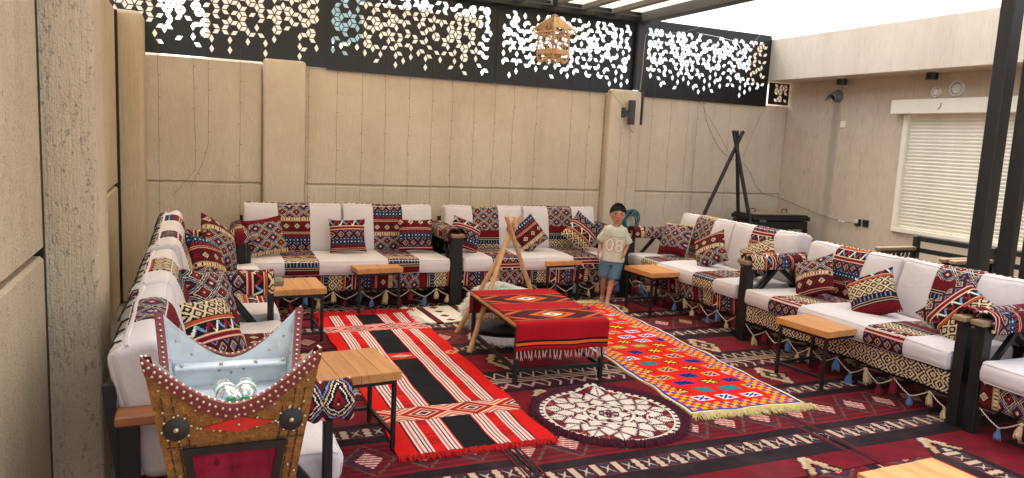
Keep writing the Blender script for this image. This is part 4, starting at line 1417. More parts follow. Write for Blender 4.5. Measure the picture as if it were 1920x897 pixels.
# ================================================================== TABLES
def table_proto(w=.43, d=.46, zt=.43, th=.045):
    T = thing('side_table', 'x', 'table', (0, 0, 0))
    nb = 4
    bw = w / nb
    m = MB(); m.box((0, 0, 0), (bw - .0012, d, th), None, .0016)
    me = m.mesh('plank', M['pine'])
    for i in range(nb):
        o = inst('plank', me, T, (-w / 2 + bw * (i + .5), rnd.uniform(-.0015, .0015), zt - th / 2 + rnd.uniform(-.0006, .0006)))
    zl = zt - th - .002
    m = MB(); m.box((0, 0, zl / 2), (.022, .022, zl), None, .002); me = m.mesh('leg', M['black'])
    for sx in (-1, 1):
        for sy in (-1, 1): inst('leg', me, T, (sx * (w / 2 - .03), sy * (d / 2 - .03), 0))
    m = MB()
    for sy in (-1, 1): m.bar((-w / 2 + .042, sy * (d / 2 - .03), zl - .012), (w / 2 - .042, sy * (d / 2 - .03), zl - .012), .02, .02)
    for sx in (-1, 1): m.bar((sx * (w / 2 - .03), -d / 2 + .042, zl - .012), (sx * (w / 2 - .03), d / 2 - .042, zl - .012), .02, .02)
    m.build('top_frame', M['black'], T)
    m = MB()
    for sx in (-1, 1): m.bar((sx * (w / 2 - .03), -d / 2 + .042, .085), (sx * (w / 2 - .03), d / 2 - .042, .085), .018, .018)
    m.bar((-w / 2 + .042, d / 2 - .03, .085), (w / 2 - .042, d / 2 - .03, .085), .018, .018)
    m.build('stretcher', M['black'], T)
    return T
T0 = table_proto()
tabs = [
    (1.545, 6.69, 5, 'small pine table in front of the back sofa at the scarlet rug end'),
    (4.225, 3.905, 5, 'small pine table with thin black legs in front of the lattice skirted sofa'),
    (4.27, 6.09, 3, 'small pine table beside the boy in front of the house side sofa'),
    (3.51, 6.85, 4, 'small pine table with thin black legs behind the runner covered centre table'),
    (.735, 5.90, 2, 'small pine table with thin black legs near the back corner by the side wall sofa'),
    (.755, 3.775, 5, 'small pine table with dark knots beside the near side wall sofa and the scarlet rug'),
    (2.575, 1.70, 1, 'small pine table cut off by the bottom edge of the picture'),
]
for i, (x, y, a, l) in enumerate(tabs):
    t = T0 if i == 0 else copy_tree(T0)
    t.location = (x, y, .012); t.rotation_euler = (0, 0, R(a)); t['label'] = l; t['group'] = 'small pine tables'
    if i == 4:
        pass

# centre table with runner
CT = thing('centre_table', 'long low table with black frame and thin board under the red runner', 'table', (2.345, 4.84, .012), R(-3.2))
w, d, zt = .70, 1.04, .43
m = MB(); m.box((0, 0, zt - .012), (w, d, .024), None, .004); m.build('top', M['pine'], CT)
m = MB(); m.box((0, 0, (zt - .026) / 2), (.028, .028, zt - .026), None, .002); me = m.mesh('leg', M['black'])
for sx in (-1, 1):
    for sy in (-1, 1): inst('leg', me, CT, (sx * (w / 2 - .03), sy * (d / 2 - .035), 0))
m = MB()
for z in (zt - .038, .10):
    for sx in (-1, 1): m.bar((sx * (w / 2 - .03), -d / 2 + .05, z), (sx * (w / 2 - .03), d / 2 - .05, z), .024, .024)
    for sy in (-1, 1): m.bar((-w / 2 + .046, sy * (d / 2 - .035), z), (w / 2 - .046, sy * (d / 2 - .035), z), .024, .024)
m.build('stretcher', M['black'], CT)
RN = thing('table_runner', 'red kilim runner with orange diamonds draped over the centre table', 'cloth', (2.345, 4.84, .012), R(-3.2))
m = MB(); P = []; UV = []
# path along y: hang front (near), top, hang back
drop = .19; rw = .345
path = []
for k in range(9): path.append((-d / 2 - .012 - .004 * k / 8, zt - drop + (drop - .01) * k / 8))
for k in range(1, 4): a = R(180 - 90 * k / 4); path.append((-d / 2 + .004 + .016 * math.cos(a), zt - .010 + .016 * math.sin(a)))
for k in range(21): path.append((-d / 2 + .006 + (d - .012) * k / 20, zt + .006))
for k in range(1, 4): a = R(90 - 90 * k / 4); path.append((d / 2 - .004 + .016 * math.cos(a), zt - .010 + .016 * math.sin(a)))
for k in range(9): path.append((d / 2 + .012, zt - .01 - (drop - .02) * k / 8))
s = 0
for q, (y, z) in enumerate(path):
    if q: s += math.hypot(y - path[q - 1][0], z - path[q - 1][1])
    row = []; ur = []
    for i in range(21):
        x = -rw + 2 * rw * i / 20
        hang = max(0, (zt - .02 - z)) / drop
        yy = y + (.014 * math.sin(x * 13 + 1) + .01 * nz(x * 7, 1)) * hang * (-1 if y < 0 else 1)
        zz = z + (.003 * nz(x * 5, y * 5) + .001 if hang == 0 else .010 * nz(x * 4, 4) * hang)
        row.append((x + .012 * nz(q * .3, 8) * .6, yy, zz)); ur.append((x + .345, s))
    P.append(row); UV.append(ur)
m.grid(P, UV)
rn = m.build('runner_cloth', M['runner'], RN, 70)
so = rn.modifiers.new('thick', 'SOLIDIFY'); so.thickness = .004; so.offset = 1
M['pinkyarn'] = plain('dusty_pink_yarn', C(206, 160, 150), .95, 0, .2, 60)
def knots(y, sy, seed):
    rr = random.Random(seed); m = MB()
    for i in range(26):
        x = -rw + .01 + (2 * rw - .02) * i / 25
        z = zt - drop + .004; L = rr.uniform(.05, .075)
        dx, dy = rr.uniform(-.012, .012), rr.uniform(-.012, .012) + sy * .004
        m.tube([(x, y, z), (x + dx * .4, y + dy * .5, z - L * .45)], [.0035, .0045], 5)
        for t in (-1, 1):
            m.tube([(x + dx * .4, y + dy * .5, z - L * .45), (x + dx * .8 + t * .005, y + dy * .8, z - L * .75), (x + dx + t * .008, y + dy, z - L)], [.004, .003, .001], 4)
    o = m.build('fringe', M['pinkyarn'], RN); o['kind'] = 'stuff'
knots(-d / 2 - .014, -1, 3); knots(d / 2 + .014, 1, 4)

# ================================================================== WOODEN TRIPOD, FLEECE
TP = thing('pole_tripod', 'three peeled wooden poles lashed together near the top and leaning apart', 'tripod', (0, 0, 0))
top = Vector((2.46, 5.62, .88))
for i, (foot, over) in enumerate((((1.95, 5.14, .01), .15), ((2.05, 5.72, .01), .16), ((2.98, 6.02, .01), .19))):
    f = Vector(foot); dv = (top - f).normalized()
    off = Vector(((-.012, .012, 0), (.016, .0, 0), (0, -.025, 0))[i])
    m = MB(); pts = []
    e = top + dv * over + off
    for k in range(9):
        p = f.lerp(e, k / 8); p += Vector((.004 * nz(k * .6, i), .004 * nz(k * .6, i + 5), 0)); pts.append(p)
    m.tube(pts, [.021 - .003 * k / 8 for k in range(9)], 12); m.build('pole', M['pole'], TP)
m = MB()
for k in range(3): m.tube([(top.x + .035 * math.cos(a), top.y + .035 * math.sin(a), top.z + .03 + .012 * k + .02 * math.sin(a * 2)) for a in [R(30 * q) for q in range(13)]], .004, 5)
m.build('lashing', M['grey_wood'], TP)

FB = thing('fleece_bag', 'white long haired fleece over a black hide bag under the wooden tripod', 'fleece', (2.42, 5.72, .014), R(-20))
def blob(name, mat, c, sc, seed, n=28, k=16, flat=0.0):
    m = MB(); P = []
    for i in range(k + 1):
        a = -math.pi / 2 + math.pi * i / k; row = []
        for j in range(n):
            b = 2 * math.pi * j / n
            v = Vector((math.cos(a) * math.cos(b), math.cos(a) * math.sin(b), math.sin(a)))
            r = 1 + .14 * nz(v.x * 1.7 + seed, v.y * 1.7, v.z * 1.7)
            z = v.z * r * sc[2]
            row.append((c[0] + v.x * r * sc[0], c[1] + v.y * r * sc[1], max(c[2] + z, 0.0)))
        P.append(row)
    m.grid(P, None, cv=True)
    return m.build(name, mat, FB, 80), P
M['hide'] = plain('black_hide', C(20, 18, 19), .6, 0, .3, 6, .5, 14)
M['fleece'] = plain('white_fleece', C(246, 243, 236), .95, 0, .12, 40)
M['fleece_skin'] = plain('fleece_skin', C(226, 218, 204), .95, 0, .12, 12)
blob('hide_bag', M['hide'], (.05, -.34, .11), (.26, .17, .075), 2)
_, PF = blob('fleece_skin', M['fleece_skin'], (.04, .04, .17), (.30, .26, .185), 9)
rr = random.Random(11); m = MB()
for q in range(7500):
    i = rr.randrange(4, 16); j = rr.randrange(28)
    p = Vector(PF[i][j]).lerp(Vector(PF[i + 1 if i < 16 else i][(j + rr.randrange(2)) % 28]), rr.random())
    nrm = (p - Vector((.02, .06, .12))).normalized()
    lay = Vector((.35 * nz(p.x * 7, p.y * 7), .35 * nz(p.x * 7 + 9, p.y * 7), .45 - .0 * p.z))
    L = rr.uniform(.05, .10)
    dirv = (nrm * .8 + lay * .5 + Vector((rr.uniform(-.35, .35), rr.uniform(-.35, .35), rr.uniform(-.3, .2)))).normalized()
    sd = dirv.cross(Vector((rr.random() - .5, rr.random() - .5, rr.random() - .5))).normalized() * .0042
    mid = p + dirv * L * .55; e = p + dirv * L + Vector((0, 0, -L * .35))
    e.z = max(e.z, .002); mid.z = max(mid.z, .004)
    a, b, c, dd, ee = m.vert(p + sd), m.vert(p - sd), m.vert(mid - sd * .8), m.vert(mid + sd * .8), m.vert(e)
    m.face((a, b, c, dd), None, 0, True); m.face((dd, c, ee), None, 0, True)
for q in range(1400):          # hair hanging out under the hide bag
    a = rr.uniform(math.pi, 2 * math.pi); p = Vector((.05 + .27 * math.cos(a), -.34 + .18 * math.sin(a), .075))
    dirv = Vector((math.cos(a) * .5 + rr.uniform(-.3, .3), math.sin(a) * .5 + rr.uniform(-.2, .2), -1)).normalized(); L = rr.uniform(.05, .08)
    sd = Vector((-math.sin(a), math.cos(a), 0)) * .004
    e = p + dirv * L; e.z = max(e.z, .002)
    m.face((m.vert(p + sd), m.vert(p - sd), m.vert(e)), None, 0, True)
o = m.build('fleece_hair', M['fleece'], FB); o['kind'] = 'stuff'

# ================================================================== STUDDED COOLER (front)
M['gilt'] = None
k = NT('embossed_gilt_leather')
ob = k.coord('Object')
sp = k.n('ShaderNodeSeparateXYZ'); k.link(ob, sp.inputs[0])
bt = k.n('ShaderNodeTexBrick'); bt.inputs['Scale'].default_value = 52; bt.inputs['Mortar Size'].default_value = .03; bt.inputs['Mortar Smooth'].default_value = .6
mp = k.n('ShaderNodeMapping'); mp.inputs['Rotation'].default_value = (R(90), 0, 0)
ns = k.n('ShaderNodeTexNoise'); ns.inputs['Scale'].default_value = 40; k.link(ob, ns.inputs['Vector'])
add = k.n('ShaderNodeVectorMath'); add.operation = 'MULTIPLY_ADD'; k.link(ns.outputs['Color'], add.inputs[0]); add.inputs[1].default_value = (.02, .02, .02); k.link(ob, add.inputs[2])
k.link(add.outputs[0], mp.inputs[0]); k.link(mp.outputs[0], bt.inputs['Vector'])
br = Ex(k, bt.outputs['Fac'])
nn = k.noise(ob, 60, 3, .7)
cc = k.ramp(nn, [(.3, C(112, 72, 30)), (.6, C(158, 108, 50)), (.75, C(190, 140, 72))], 'LINEAR')
cc = k.mix(br * .85, cc, C(62, 36, 16))
k.base(cc); k.rough(.42); k.bsdf.inputs['Metallic'].default_value = .35
k.bump((br * -1.0) + nn * .5, .5, .004)
M['gilt'] = k.mat
M['redleather'] = plain('dark_red_leather', C(112, 32, 34), .5, 0, .15, 14, .25, 120)
M['redpaint'] = plain('red_leather_patch', C(196, 28, 20), .5, 0, .12, 14, .2, 120)
M['stud'] = plain('nickel_stud', C(196, 180, 152), .3, .9, .06, 40)
k = NT('galvanised_sheet')
ob = k.coord('Object'); vo = k.n('ShaderNodeTexVoronoi'); vo.inputs['Scale'].default_value = 26; k.link(ob, vo.inputs['Vector'])
cc = k.ramp(Ex(k, vo.outputs['Color']) * .35 + k.noise(ob, 5, 4, .6) * .65, [(.25, C(180, 187, 190)), (.7, C(212, 218, 220))], 'LINEAR')
k.base(cc); k.rough(k.noise(ob, 9, 3) * .25 + .30); k.bsdf.inputs['Metallic'].default_value = .35
k.bump(k.noise(ob, 7, 3, .5), .15, .01)
M['galv'] = k.mat
k = NT('front_pane_painted_reflection')
k.base(C(120, 24, 40)); k.rough(.12); k.bsdf.inputs['Specular IOR Level'].default_value = .6
ob = k.coord('Object'); f = k.noise(ob, 1, 3, .6, sc=(16, 1, 2)); g = k.noise(ob, 1, 2, .6, sc=(5, 1, 40))
k.base(k.ramp(f * .75 + g * .25, [(.34, C(44, 26, 38)), (.42, C(112, 22, 42)), (.6, C(132, 34, 54)), (.66, C(84, 22, 40))], 'LINEAR'))  # red and dark streaks: the pane's reflection painted into its base colour
M['pane'] = k.mat

CH = thing('studded_cooler', 'old gilt studded chest with four raised horns and a galvanised inside', 'chest', (.105, 2.15, 0), R(-1.5))
HW, HD = .212, .245          # half width at the horns, half depth
ZT = 1.085                    # tip height
def zrim(t, sag=.141): return ZT - sag * (1 - abs(t) ** 1.75)
def halfw(z, h0=HW, h1=.085, z1=.30): 
    t = (ZT - z) / (ZT - z1); return h0 + (h1 - h0) * min(1, t)
def halfd(z): return halfw(z, HD, .15, .30)
TH = .016
# front and back boards
def board(sy, mat_out, mat_in, name):
    m = MB(); N = 28
    rows_o = []; rows_i = []
    for q in range(N + 1):
        t = -1 + 2 * q / N
        zt_ = zrim(t)
        o = []; i_ = []
        for s_ in range(13):
            z = zt_ + (.34 - zt_) * s_ / 12
            x = t * halfw(z); y = sy * halfd(z)
            o.append((x, y, z)); i_.append((x * .985, y - sy * TH, z))
        rows_o.append(o); rows_i.append(i_)
    m.grid(rows_o, None, flip=(sy > 0), smooth=False); m.grid(rows_i, None, flip=(sy < 0), smooth=False)
    m.grid([[r[0] for r in rows_o], [r[0] for r in rows_i]], None, flip=(sy < 0), smooth=False)
    for e in (0, N): m.grid([rows_o[e], rows_i[e]], None, smooth=False)
    return m.build(name, mat_out, CH), rows_o
fb, RO = board(-1, M['gilt'], None, 'front_board')
bb, RB = board(1, M['gilt'], None, 'back_board')
def sideboard(sx):
    m = MB(); N = 20; o_ = []; i_ = []
    for q in range(N + 1):
        t = -1 + 2 * q / N; zt_ = zrim(t, .19) - .002
        a = []; b = []
        for s_ in range(9):
            z = zt_ + (.34 - zt_) * s_ / 8
            y = t * (halfd(z) - TH); x = sx * halfw(z)
            a.append((x, y, z)); b.append((x - sx * TH, y, z))
        o_.append(a); i_.append(b)
    m.grid(o_, None, flip=(sx < 0), smooth=False); m.grid(i_, None, flip=(sx > 0), smooth=False); m.grid([[r[0] for r in o_], [r[0] for r in i_]], None, flip=(sx > 0), smooth=False)
    return m.build('side_board', M['gilt'], CH), o_
_, RSL = sideboard(-1); _, RSR = sideboard(1)
# steel lining
m = MB()
def lining(sy):
    N = 28; P = []
    for q in range(N + 1):
        t = -1 + 2 * q / N; zt_ = zrim(t) - .004
        P.append([(t * (halfw(z) - TH - .004), sy * (halfd(z) - TH - .003), z) for z in [zt_ + (.80 - zt_) * s_ / 8 for s_ in range(9)]])
    m.grid(P, None, flip=(sy < 0), smooth=False)
lining(1); lining(-1)
for sx in (-1, 1):
    P = []
    for q in range(21):
        t = -1 + 2 * q / 20; zt_ = zrim(t, .19) - .006
        P.append([(sx * (halfw(z) - TH - .004), t * (halfd(z) - TH - .004), z) for z in [zt_ + (.80 - zt_) * s_ / 8 for s_ in range(9)]])
    m.grid(P, None, flip=(sx > 0), smooth=False)
zb = .858
m.box((0, 0, zb), (2 * (halfw(zb) - TH - .006), 2 * (halfd(zb) - TH - .006), .006))
# ledge at the back and sides
yl = halfd(.925) - TH - .03
m.box((0, halfd(.925) - TH - .022, .924), (2 * (halfw(.925) - TH - .01), .036, .012), Matrix.Rotation(R(12), 3, 'X'), .003)
m.build('steel_lining', M['galv'], CH)
# red leather rims
def rim_band(rows, wz, name, lift, lip):
    m = MB(); P = []
    for r in rows:
        t0 = Vector(r[0]); dn = (Vector(r[-1]) - t0).normalized()
        n_ = Vector(lip)
        P.append([t0 - n_ * (TH + .004) + Vector((0, 0, .003)), t0 + n_ * .003 + Vector((0, 0, .005)), t0 + n_ * .005 + dn * .006, t0 + n_ * .005 + dn * wz])
    m.grid(P, None, smooth=False, flip=lip[1] < 0 or lip[0] > 0)
    return m.build(name, M['redleather'], CH)
rim_band(RO, .038, 'rim_trim', 0, (0, -1, 0)); rim_band(RB, .038, 'rim_trim', 0, (0, 1, 0)); rim_band(RSL, .034, 'rim_trim', 0, (-1, 0, 0)); rim_band(RSR, .034, 'rim_trim', 0, (1, 0, 0))
# studs
st = MB()
def stud(p, n_, r=.0048):
    n_ = Vector(n_).normalized()
    q = n_.to_track_quat('Z', 'Y').to_matrix()
    st.lathe([(r, 0), (r * .86, r * .45), (r * .45, r * .8), (0, r * .9)], p, 8, 0, q)
def along(rows, off, step, n_, dy):
    acc = 0; last = None
    for r in [(Vector(a[0]).lerp(Vector(b[0]), f), (Vector(a[-1]).lerp(Vector(b[-1]), f))) for a, b in zip(rows[:-1], rows[1:]) for f in (0, .25, .5, .75)]:
        p = r[0] + (r[1] - r[0]).normalized() * off
        if last is None or (p - last).length > step:
            last = p; stud(p + Vector(n_) * .0052, n_)
along(RO, .010, .0155, (0, -1, 0), 0); along(RO, .029, .021, (0, -1, 0), 0)
for rows, nn_ in ((RB, (0, -1, 0)),):
    along(RB, .014, .020, (0, 1, 0), 0)
# studs on top of the rim, seen from above
for rows, st_ in ((RO, .0155), (RB, .0155), (RSL, .0155), (RSR, .0155)):
    last = None
    for a, b in zip(rows[:-1], rows[1:]):
        for f in (0, .25, .5, .75):
            p = Vector(a[0]).lerp(Vector(b[0]), f)
            if last is None or (p - last).length > st_:
                last = p; c_ = Vector((p.x * (1 - TH / 2 / HW) if rows in (RSL, RSR) else p.x, p.y * (1 - TH / 2 / HD) if rows in (RO, RB) else p.y, p.z + .004)); stud(c_, (0, 0, 1), .0046)
def on_front(x, z): return Vector((x, -halfd(z) - .001, z))
for sx in (-1, 1):
    for kk, f in enumerate((.30, .52, .74, .93)):
        for z in ([.99, .93, .87] if f > .7 else [.93, .88]):
            w_ = halfw(z)
            if zrim(f * 1) - .055 > z: stud(on_front(sx * w_ * f * .97, z + .01 * (kk % 2)), (0, -1, 0), .0045)
    for f in (.70, .82, .94):
        for q in range(8):
            z = .74 - q * .055 + .02 * (f == .82)
            stud(on_front(sx * halfw(z) * f, z), (0, -1, 0), .0045)
# inside studs on the lining
for q in range(9):
    t = -.85 + 1.7 * q / 8
    z = zrim(t) - .05
    stud(Vector((t * (halfw(z) - TH), halfd(z) - TH - .006, z)), (0, -1, 0), .0045)
for sx in (-1, 1):
    for q in range(5):
        t = -.6 + 1.35 * q / 4; z = zrim(t, .19) - .05
        stud(Vector((sx * (halfw(z) - TH - .005), t * (halfd(z) - TH), z)), (-sx, 0, 0), .006)
for x in (-.14, -.03, .07, .15): stud(Vector((x, halfd(.925) - TH - .03, .932)), (0, -.3, 1), .006)
# black discs and red diamond on the front
for sx in (-1, 1):
    m = MB(); z = .893; x = sx * .138
    m.lathe([(0, .004), (.028, .004), (.030, .003), (.031, 0)], on_front(x, z), 20, 0, Matrix.Rotation(R(90), 3, 'X')); m.build('black_disc', M['black_plastic'], CH)
    for q in range(8):
        a = R(45 * q + 10); stud(on_front(x + .034 * math.cos(a), z + .034 * math.sin(a)) + Vector((0, -.002, 0)), (0, -1, 0), .0045)
    stud(on_front(x, z) + Vector((0, -.008, 0)), (0, -1, 0), .008)
m = MB()
pf = [on_front(.008 + x, z) + Vector((0, -.004, 0)) for x, z in ((-.085, .890), (0, .871), (.085, .893), (0, .913))]
pbk = [p + Vector((0, .006, 0)) for p in pf]
i0 = [m.vert(p) for p in pf]; i1 = [m.vert(p) for p in pbk]
m.face(i0); 
for q in range(4): m.face([i0[q], i1[q], i1[(q + 1) % 4], i0[(q + 1) % 4]])
m.build('red_diamond', M['redpaint'], CH)
for x, z in ((-.09, .890), (0, .920), (.09, .893), (0, .892), (-.045, .879), (.045, .907)): stud(on_front(.008 + x, z) + Vector((0, -.005, 0)), (0, -1, 0), .0045)
o = st.build('studs', M['stud'], CH); o['kind'] = 'stuff'
# stitched grooves beside the front legs
m = MB()
for sx in (-1, 1):
    for f in (.62, .76, .88):
        for q in range(26):
            z = .98 - q * .024
            if z < zrim(f) - .05: 
                p0 = on_front(sx * halfw(z) * f, z); p1 = on_front(sx * halfw(z - .018) * f, z - .018)
                m.bar(p0, p1, .0025, .003)
    z = .842
    for q in range(6):
        x = sx * (.10 + .012 * q); m.bar(on_front(x, z), on_front(x + .009, z), .003, .0025)
o = m.build('stitching', M['black_plastic'], CH); o['kind'] = 'stuff'
# glazed opening
m = MB()
def trap(x0, z0, x1, z1, ins=0):
    return
zt_, zl_ = .838, .36
def fr(x, z, off): return on_front(x, z) + Vector((0, -off, 0))
wt, wl = .126, .055
outer = [(-wt, zt_), (wt, zt_), (wl, zl_), (-wl, zl_)]
inner = [(-wt + .022, zt_ - .02), (wt - .022, zt_ - .02), (wl - .018, zl_ + .02), (-wl + .018, zl_ + .02)]
o4 = [m.vert(fr(x, z, .010)) for x, z in outer]; n4 = [m.vert(fr(x, z, .010)) for x, z in inner]
o5 = [m.vert(fr(x, z, 0)) for x, z in outer]; n5 = [m.vert(fr(x, z, 0)) for x, z in inner]
for q in range(4):
    q2 = (q + 1) % 4
    m.face([o4[q], n4[q], n4[q2], o4[q2]]); m.face([o4[q], o4[q2], o5[q2], o5[q]]); m.face([n4[q], n5[q], n5[q2], n4[q2]])
m.build('pane_frame', M['black_plastic'], CH)
m = MB(); m.face([m.vert(fr(x, z, .003)) for x, z in inner]); m.build('pane', M['pane'], CH)
# legs down to the floor
for sx in (-1, 1):
    for sy in (-1, 1):
        m = MB(); m.bar((sx * .105, sy * .165, .36), (sx * .085, sy * .14, .0), .04, .04); m.build('leg', M['gilt'], CH)
# bottles
k = NT('clear_bottle')
k.base((.86, .93, .95, 1)); k.rough(.08); k.bsdf.inputs['Transmission Weight'].default_value = .9; k.bsdf.inputs['IOR'].default_value = 1.2
M['pet'] = k.mat
M['label'] = plain('green_label', C(60, 128, 96), .5, 0, .2, 30)
M['label_w'] = plain('white_label', C(214, 222, 216), .5, 0, .1, 30)
M['cap'] = plain('green_cap', C(20, 122, 84), .4, 0, .1, 20)
for x, lab, rz in ((.095, 'small clear water bottle with green cap in the cooler, nearer its diamond horn side', 6), (.145, 'small clear water bottle with green cap beside the other one in the cooler', -4)):
    lab = ('clear water bottle with green cap in the cooler, the one in its middle' if x < .1 else 'clear water bottle with green cap in the cooler, the one nearer the pine table')
    t = thing('water_bottle', lab, 'bottle', (x - .006, 2.16, .8925), 0, 'water bottles in the cooler', rot=(R(87), 0, R(rz)))
    m = MB(); m.lathe([(0, -.085), (.024, -.083), (.029, -.072), (.030, -.05), (.0285, -.03), (.030, -.012), (.030, .022), (.027, .045), (.016, .064), (.0135, .070), (.0135, .078)], (0, 0, 0), 24); m.build('body', M['pet'], t, 60)
    m = MB(); m.lathe([(.0308, -.026), (.0308, -.022)], (0, 0, 0), 24); m.lathe([(.0308, .006), (.0308, .012)], (0, 0, 0), 24); m.build('label', M['label'], t)
    m = MB(); m.lathe([(.0306, -.021), (.0306, .005)], (0, 0, 0), 24); m.build('label_field', M['label_w'], t)
    m = MB(); m.lathe([(.0150, .068), (.0152, .082), (.013, .085), (0, .085)], (0, 0, 0), 20); m.build('cap', M['cap'], t)
# ================================================================== HANGING LANTERN
LT = thing('hanging_lantern', 'rattan house shaped lantern hanging from the pergola beams before the screen', 'lantern', (3.19, 6.5, 2.42), R(20))
rt = M['rattan']
m = MB(); m.lathe([(.012, .60), (.030, .60), (.030, .565), (.022, .52), (.012, .50), (.010, .46), (.0, .46)], (0, 0, 0), 14); m.build('socket', M['black_plastic'], LT)
m = MB(); m.tube([(0, 0, .46), (.002, 0, .44), (0, 0, .425)], .004, 5); m.tube([(0, 0, .60), (.004, 0, .70), (0, 0, .80)], .005, 6); m.build('hook', M['black_plastic'], LT)
m = MB(); m.lathe([(0, .435), (.02, .433), (.040, .415), (.035, .408), (0, .41)], (0, 0, 0), 16); m.build('cap', M['grey_plastic'], LT)
RB_, RT_ = .205, .03
def rc(k, r, z): a = R(45 + 90 * k); return Vector((r * math.cos(a), r * math.sin(a), z))
m = MB()
for k in range(4):
    m.tube([rc(k, RT_, .412), rc(k, RB_, .285)], .009, 6)
    m.tube([rc(k, RB_, .285), rc(k, RB_ * 1.02, .25), rc(k, RB_ * 1.0, .22)], [.008, .007, .004], 6)
    a, b = rc(k, RB_, .285), rc(k + 1, RB_, .285)
    m.tube([a.lerp(b, t) + Vector((0, 0, -.035 * abs(math.sin(math.pi * t * 2)) + .0)) for t in [i / 16 for i in range(17)]], .0065, 6)
    if k in (1, 3):
        for t in (.3, .5, .7): m.tube([rc(k, RT_, .412).lerp(rc(k + 1, RT_, .412), t), a.lerp(b, t)], .0045, 5)
m.build('roof_rim', rt, LT)
m = MB()
for k in (2, 0):
    for i in range(15):
        t = (i + .5) / 15
        a = rc(k, RT_, .414).lerp(rc(k, RB_, .289), t); b = rc(k + 1, RT_, .414).lerp(rc(k + 1, RB_, .289), t)
        m.tube([a, b], .0062, 5)
m.build('roof_wrap', rt, LT)
m = MB(); rb = .150
for k in range(4):
    a0, b0 = rc(k, rb, .26), rc(k + 1, rb, .26); a1, b1 = rc(k, rb, .09), rc(k + 1, rb, .09)
    m.tube([rc(k, rb, .27), rc(k, rb, .03)], .007, 6)
    for zz, r_ in ((.262, .007), (.235, .004), (.10, .005)):
        m.tube([rc(k, rb, zz), rc(k + 1, rb, zz)], r_, 5)
    for i in range(5):
        t0, t1 = i / 5, (i + 1) / 5
        p = lambda t, z: rc(k, rb, z).lerp(rc(k + 1, rb, z), t)
        m.tube([p(t0, .24), p((t0 + t1) / 2 + .05, .19), p(t1, .10)], .0035, 4); m.tube([p(t1, .24), p((t0 + t1) / 2 - .05, .17), p(t0, .10)], .0035, 4)
        m.tube([p(t0, .255), p((t0 + t1) / 2, .225), p(t1, .255)], .004, 4)
    for q in range(5): m.tube([rc(k, rb + .004, .062 + q * .008), rc(k + 1, rb + .004, .062 + q * .008)], .0048, 5)
    for i in range(2):
        t0, t1 = i / 2, (i + 1) / 2
        for dz in (0, .018):
            m.tube([rc(k, rb, 0).lerp(rc(k + 1, rb, 0), t0 + (t1 - t0) * s / 8) + Vector((0, 0, .03 - dz - .03 * math.sin(math.pi * s / 8))) for s in range(9)], .0048, 5)
m.build('body_lattice', rt, LT)
m = MB(); m.box((0, 0, .03), (.19, .19, .006)); m.build('floor', rt, LT)
M['bulb'] = plain('frosted_bulb', C(220, 214, 200), .3, 0, .05, 20)
m = MB(); m.lathe([(.0, .30), (.022, .31), (.03, .335), (.02, .37), (.014, .40), (0, .40)], (0, 0, 0), 14); m.build('bulb', M['bulb'], LT)

# ================================================================== WALL LAMP
WL = thing('wall_lamp', 'grey cylinder wall lamp on the sand wall column behind the boy', 'lamp', (4.87, 7.79, 2.05))
m = MB(); m.box((-.055, -.012, 0), (.05, .024, .115), None, .006); m.bar((-.05, -.02, 0), (.01, -.06, 0), .03, .05); m.build('bracket', M['dark_grey'], WL)
m = MB(); m.lathe([(.030, -.142), (.043, -.145), (.0445, -.14), (.0445, -.004), (.043, 0), (.0445, .004), (.0445, .14), (.043, .145), (.030, .142)], (.02, -.075, 0), 28); m.build('housing', M['dark_grey'], WL)
m = MB(); m.lathe([(.03, .13), (0, .13)], (.02, -.075, 0), 20); m.lathe([(0, -.13), (.03, -.13)], (.02, -.075, 0), 20); m.build('lens', M['white_plastic'], WL)
m = MB(); m.tube([(.02, -.06, -.14), (.025, -.05, -.17), (.05, -.03, -.20), (.10, -.012, -.235)], .003, 5)
tag(m.build('lamp_wire', M['wire']), 'short thin wire curling out below the grey wall lamp', 'wire').location = (4.87, 7.79, 2.05)

# ================================================================== BLACK METAL TRIPOD, GRILL
MT = thing('metal_tripod', 'tall black metal tripod with hanging chains by the back corner', 'tripod', (0, 0, 0))
tb = Vector((6.07, 7.18, 1.72))
for i, (f, e) in enumerate((((5.47, 7.35, .0), (6.13, 7.16, 1.88)), ((6.36, 7.24, 0), (6.06, 7.18, 1.88)), ((6.30, 6.75, 0), (6.02, 7.19, 1.88)))):
    if i == 0: f = (5.36, 7.30, .0)
    m = MB(); m.tube([f, Vector(f).lerp(Vector(e), .5), e], .023, 10); m.ball(e, .026, 10, 6); m.build('pole', M['black_rust'], MT)
def chain(p0, p1, n, par):
    me = None
    p0, p1 = Vector(p0), Vector(p1)
    m = MB()
    for i in range(n):
        c = p0.lerp(p1, (i + .5) / n); L = (p1 - p0).length / n * .72
        pts = []
        for k in range(9):
            a = 2 * math.pi * k / 8
            w = .008 * math.cos(a); z = L * math.sin(a)
            pts.append(c + (Vector((w, 0, z)) if i % 2 else Vector((0, w, z))))
        m.tube(pts, .0028, 4, False)
    return m.build('chain', M['black_rust'], par)
chain((5.78, 7.25, 1.06), (5.74, 7.25, .72), 16, MT); chain((6.20, 7.2, 1.1), (6.17, 7.2, .66), 20, MT)
GB = thing('fire_box', 'black metal fire box with lid and two handles behind the sofas', 'grill', (6.87, 7.35, 0), R(-4))
m = MB(); m.box((0, 0, .83), (.88, .46, .05), None, .006); m.box((0, 0, .866), (.84, .42, .02), None, .005); m.build('lid', M['black_rust'], GB)
M['ash'] = plain('ash_dust', C(150, 130, 104), .95, 0, .25, 14)
m = MB(); m.box((0, .02, .879), (.74, .34, .006), None, .002); m.build('lid_plate', M['ash'], GB)
m = MB()
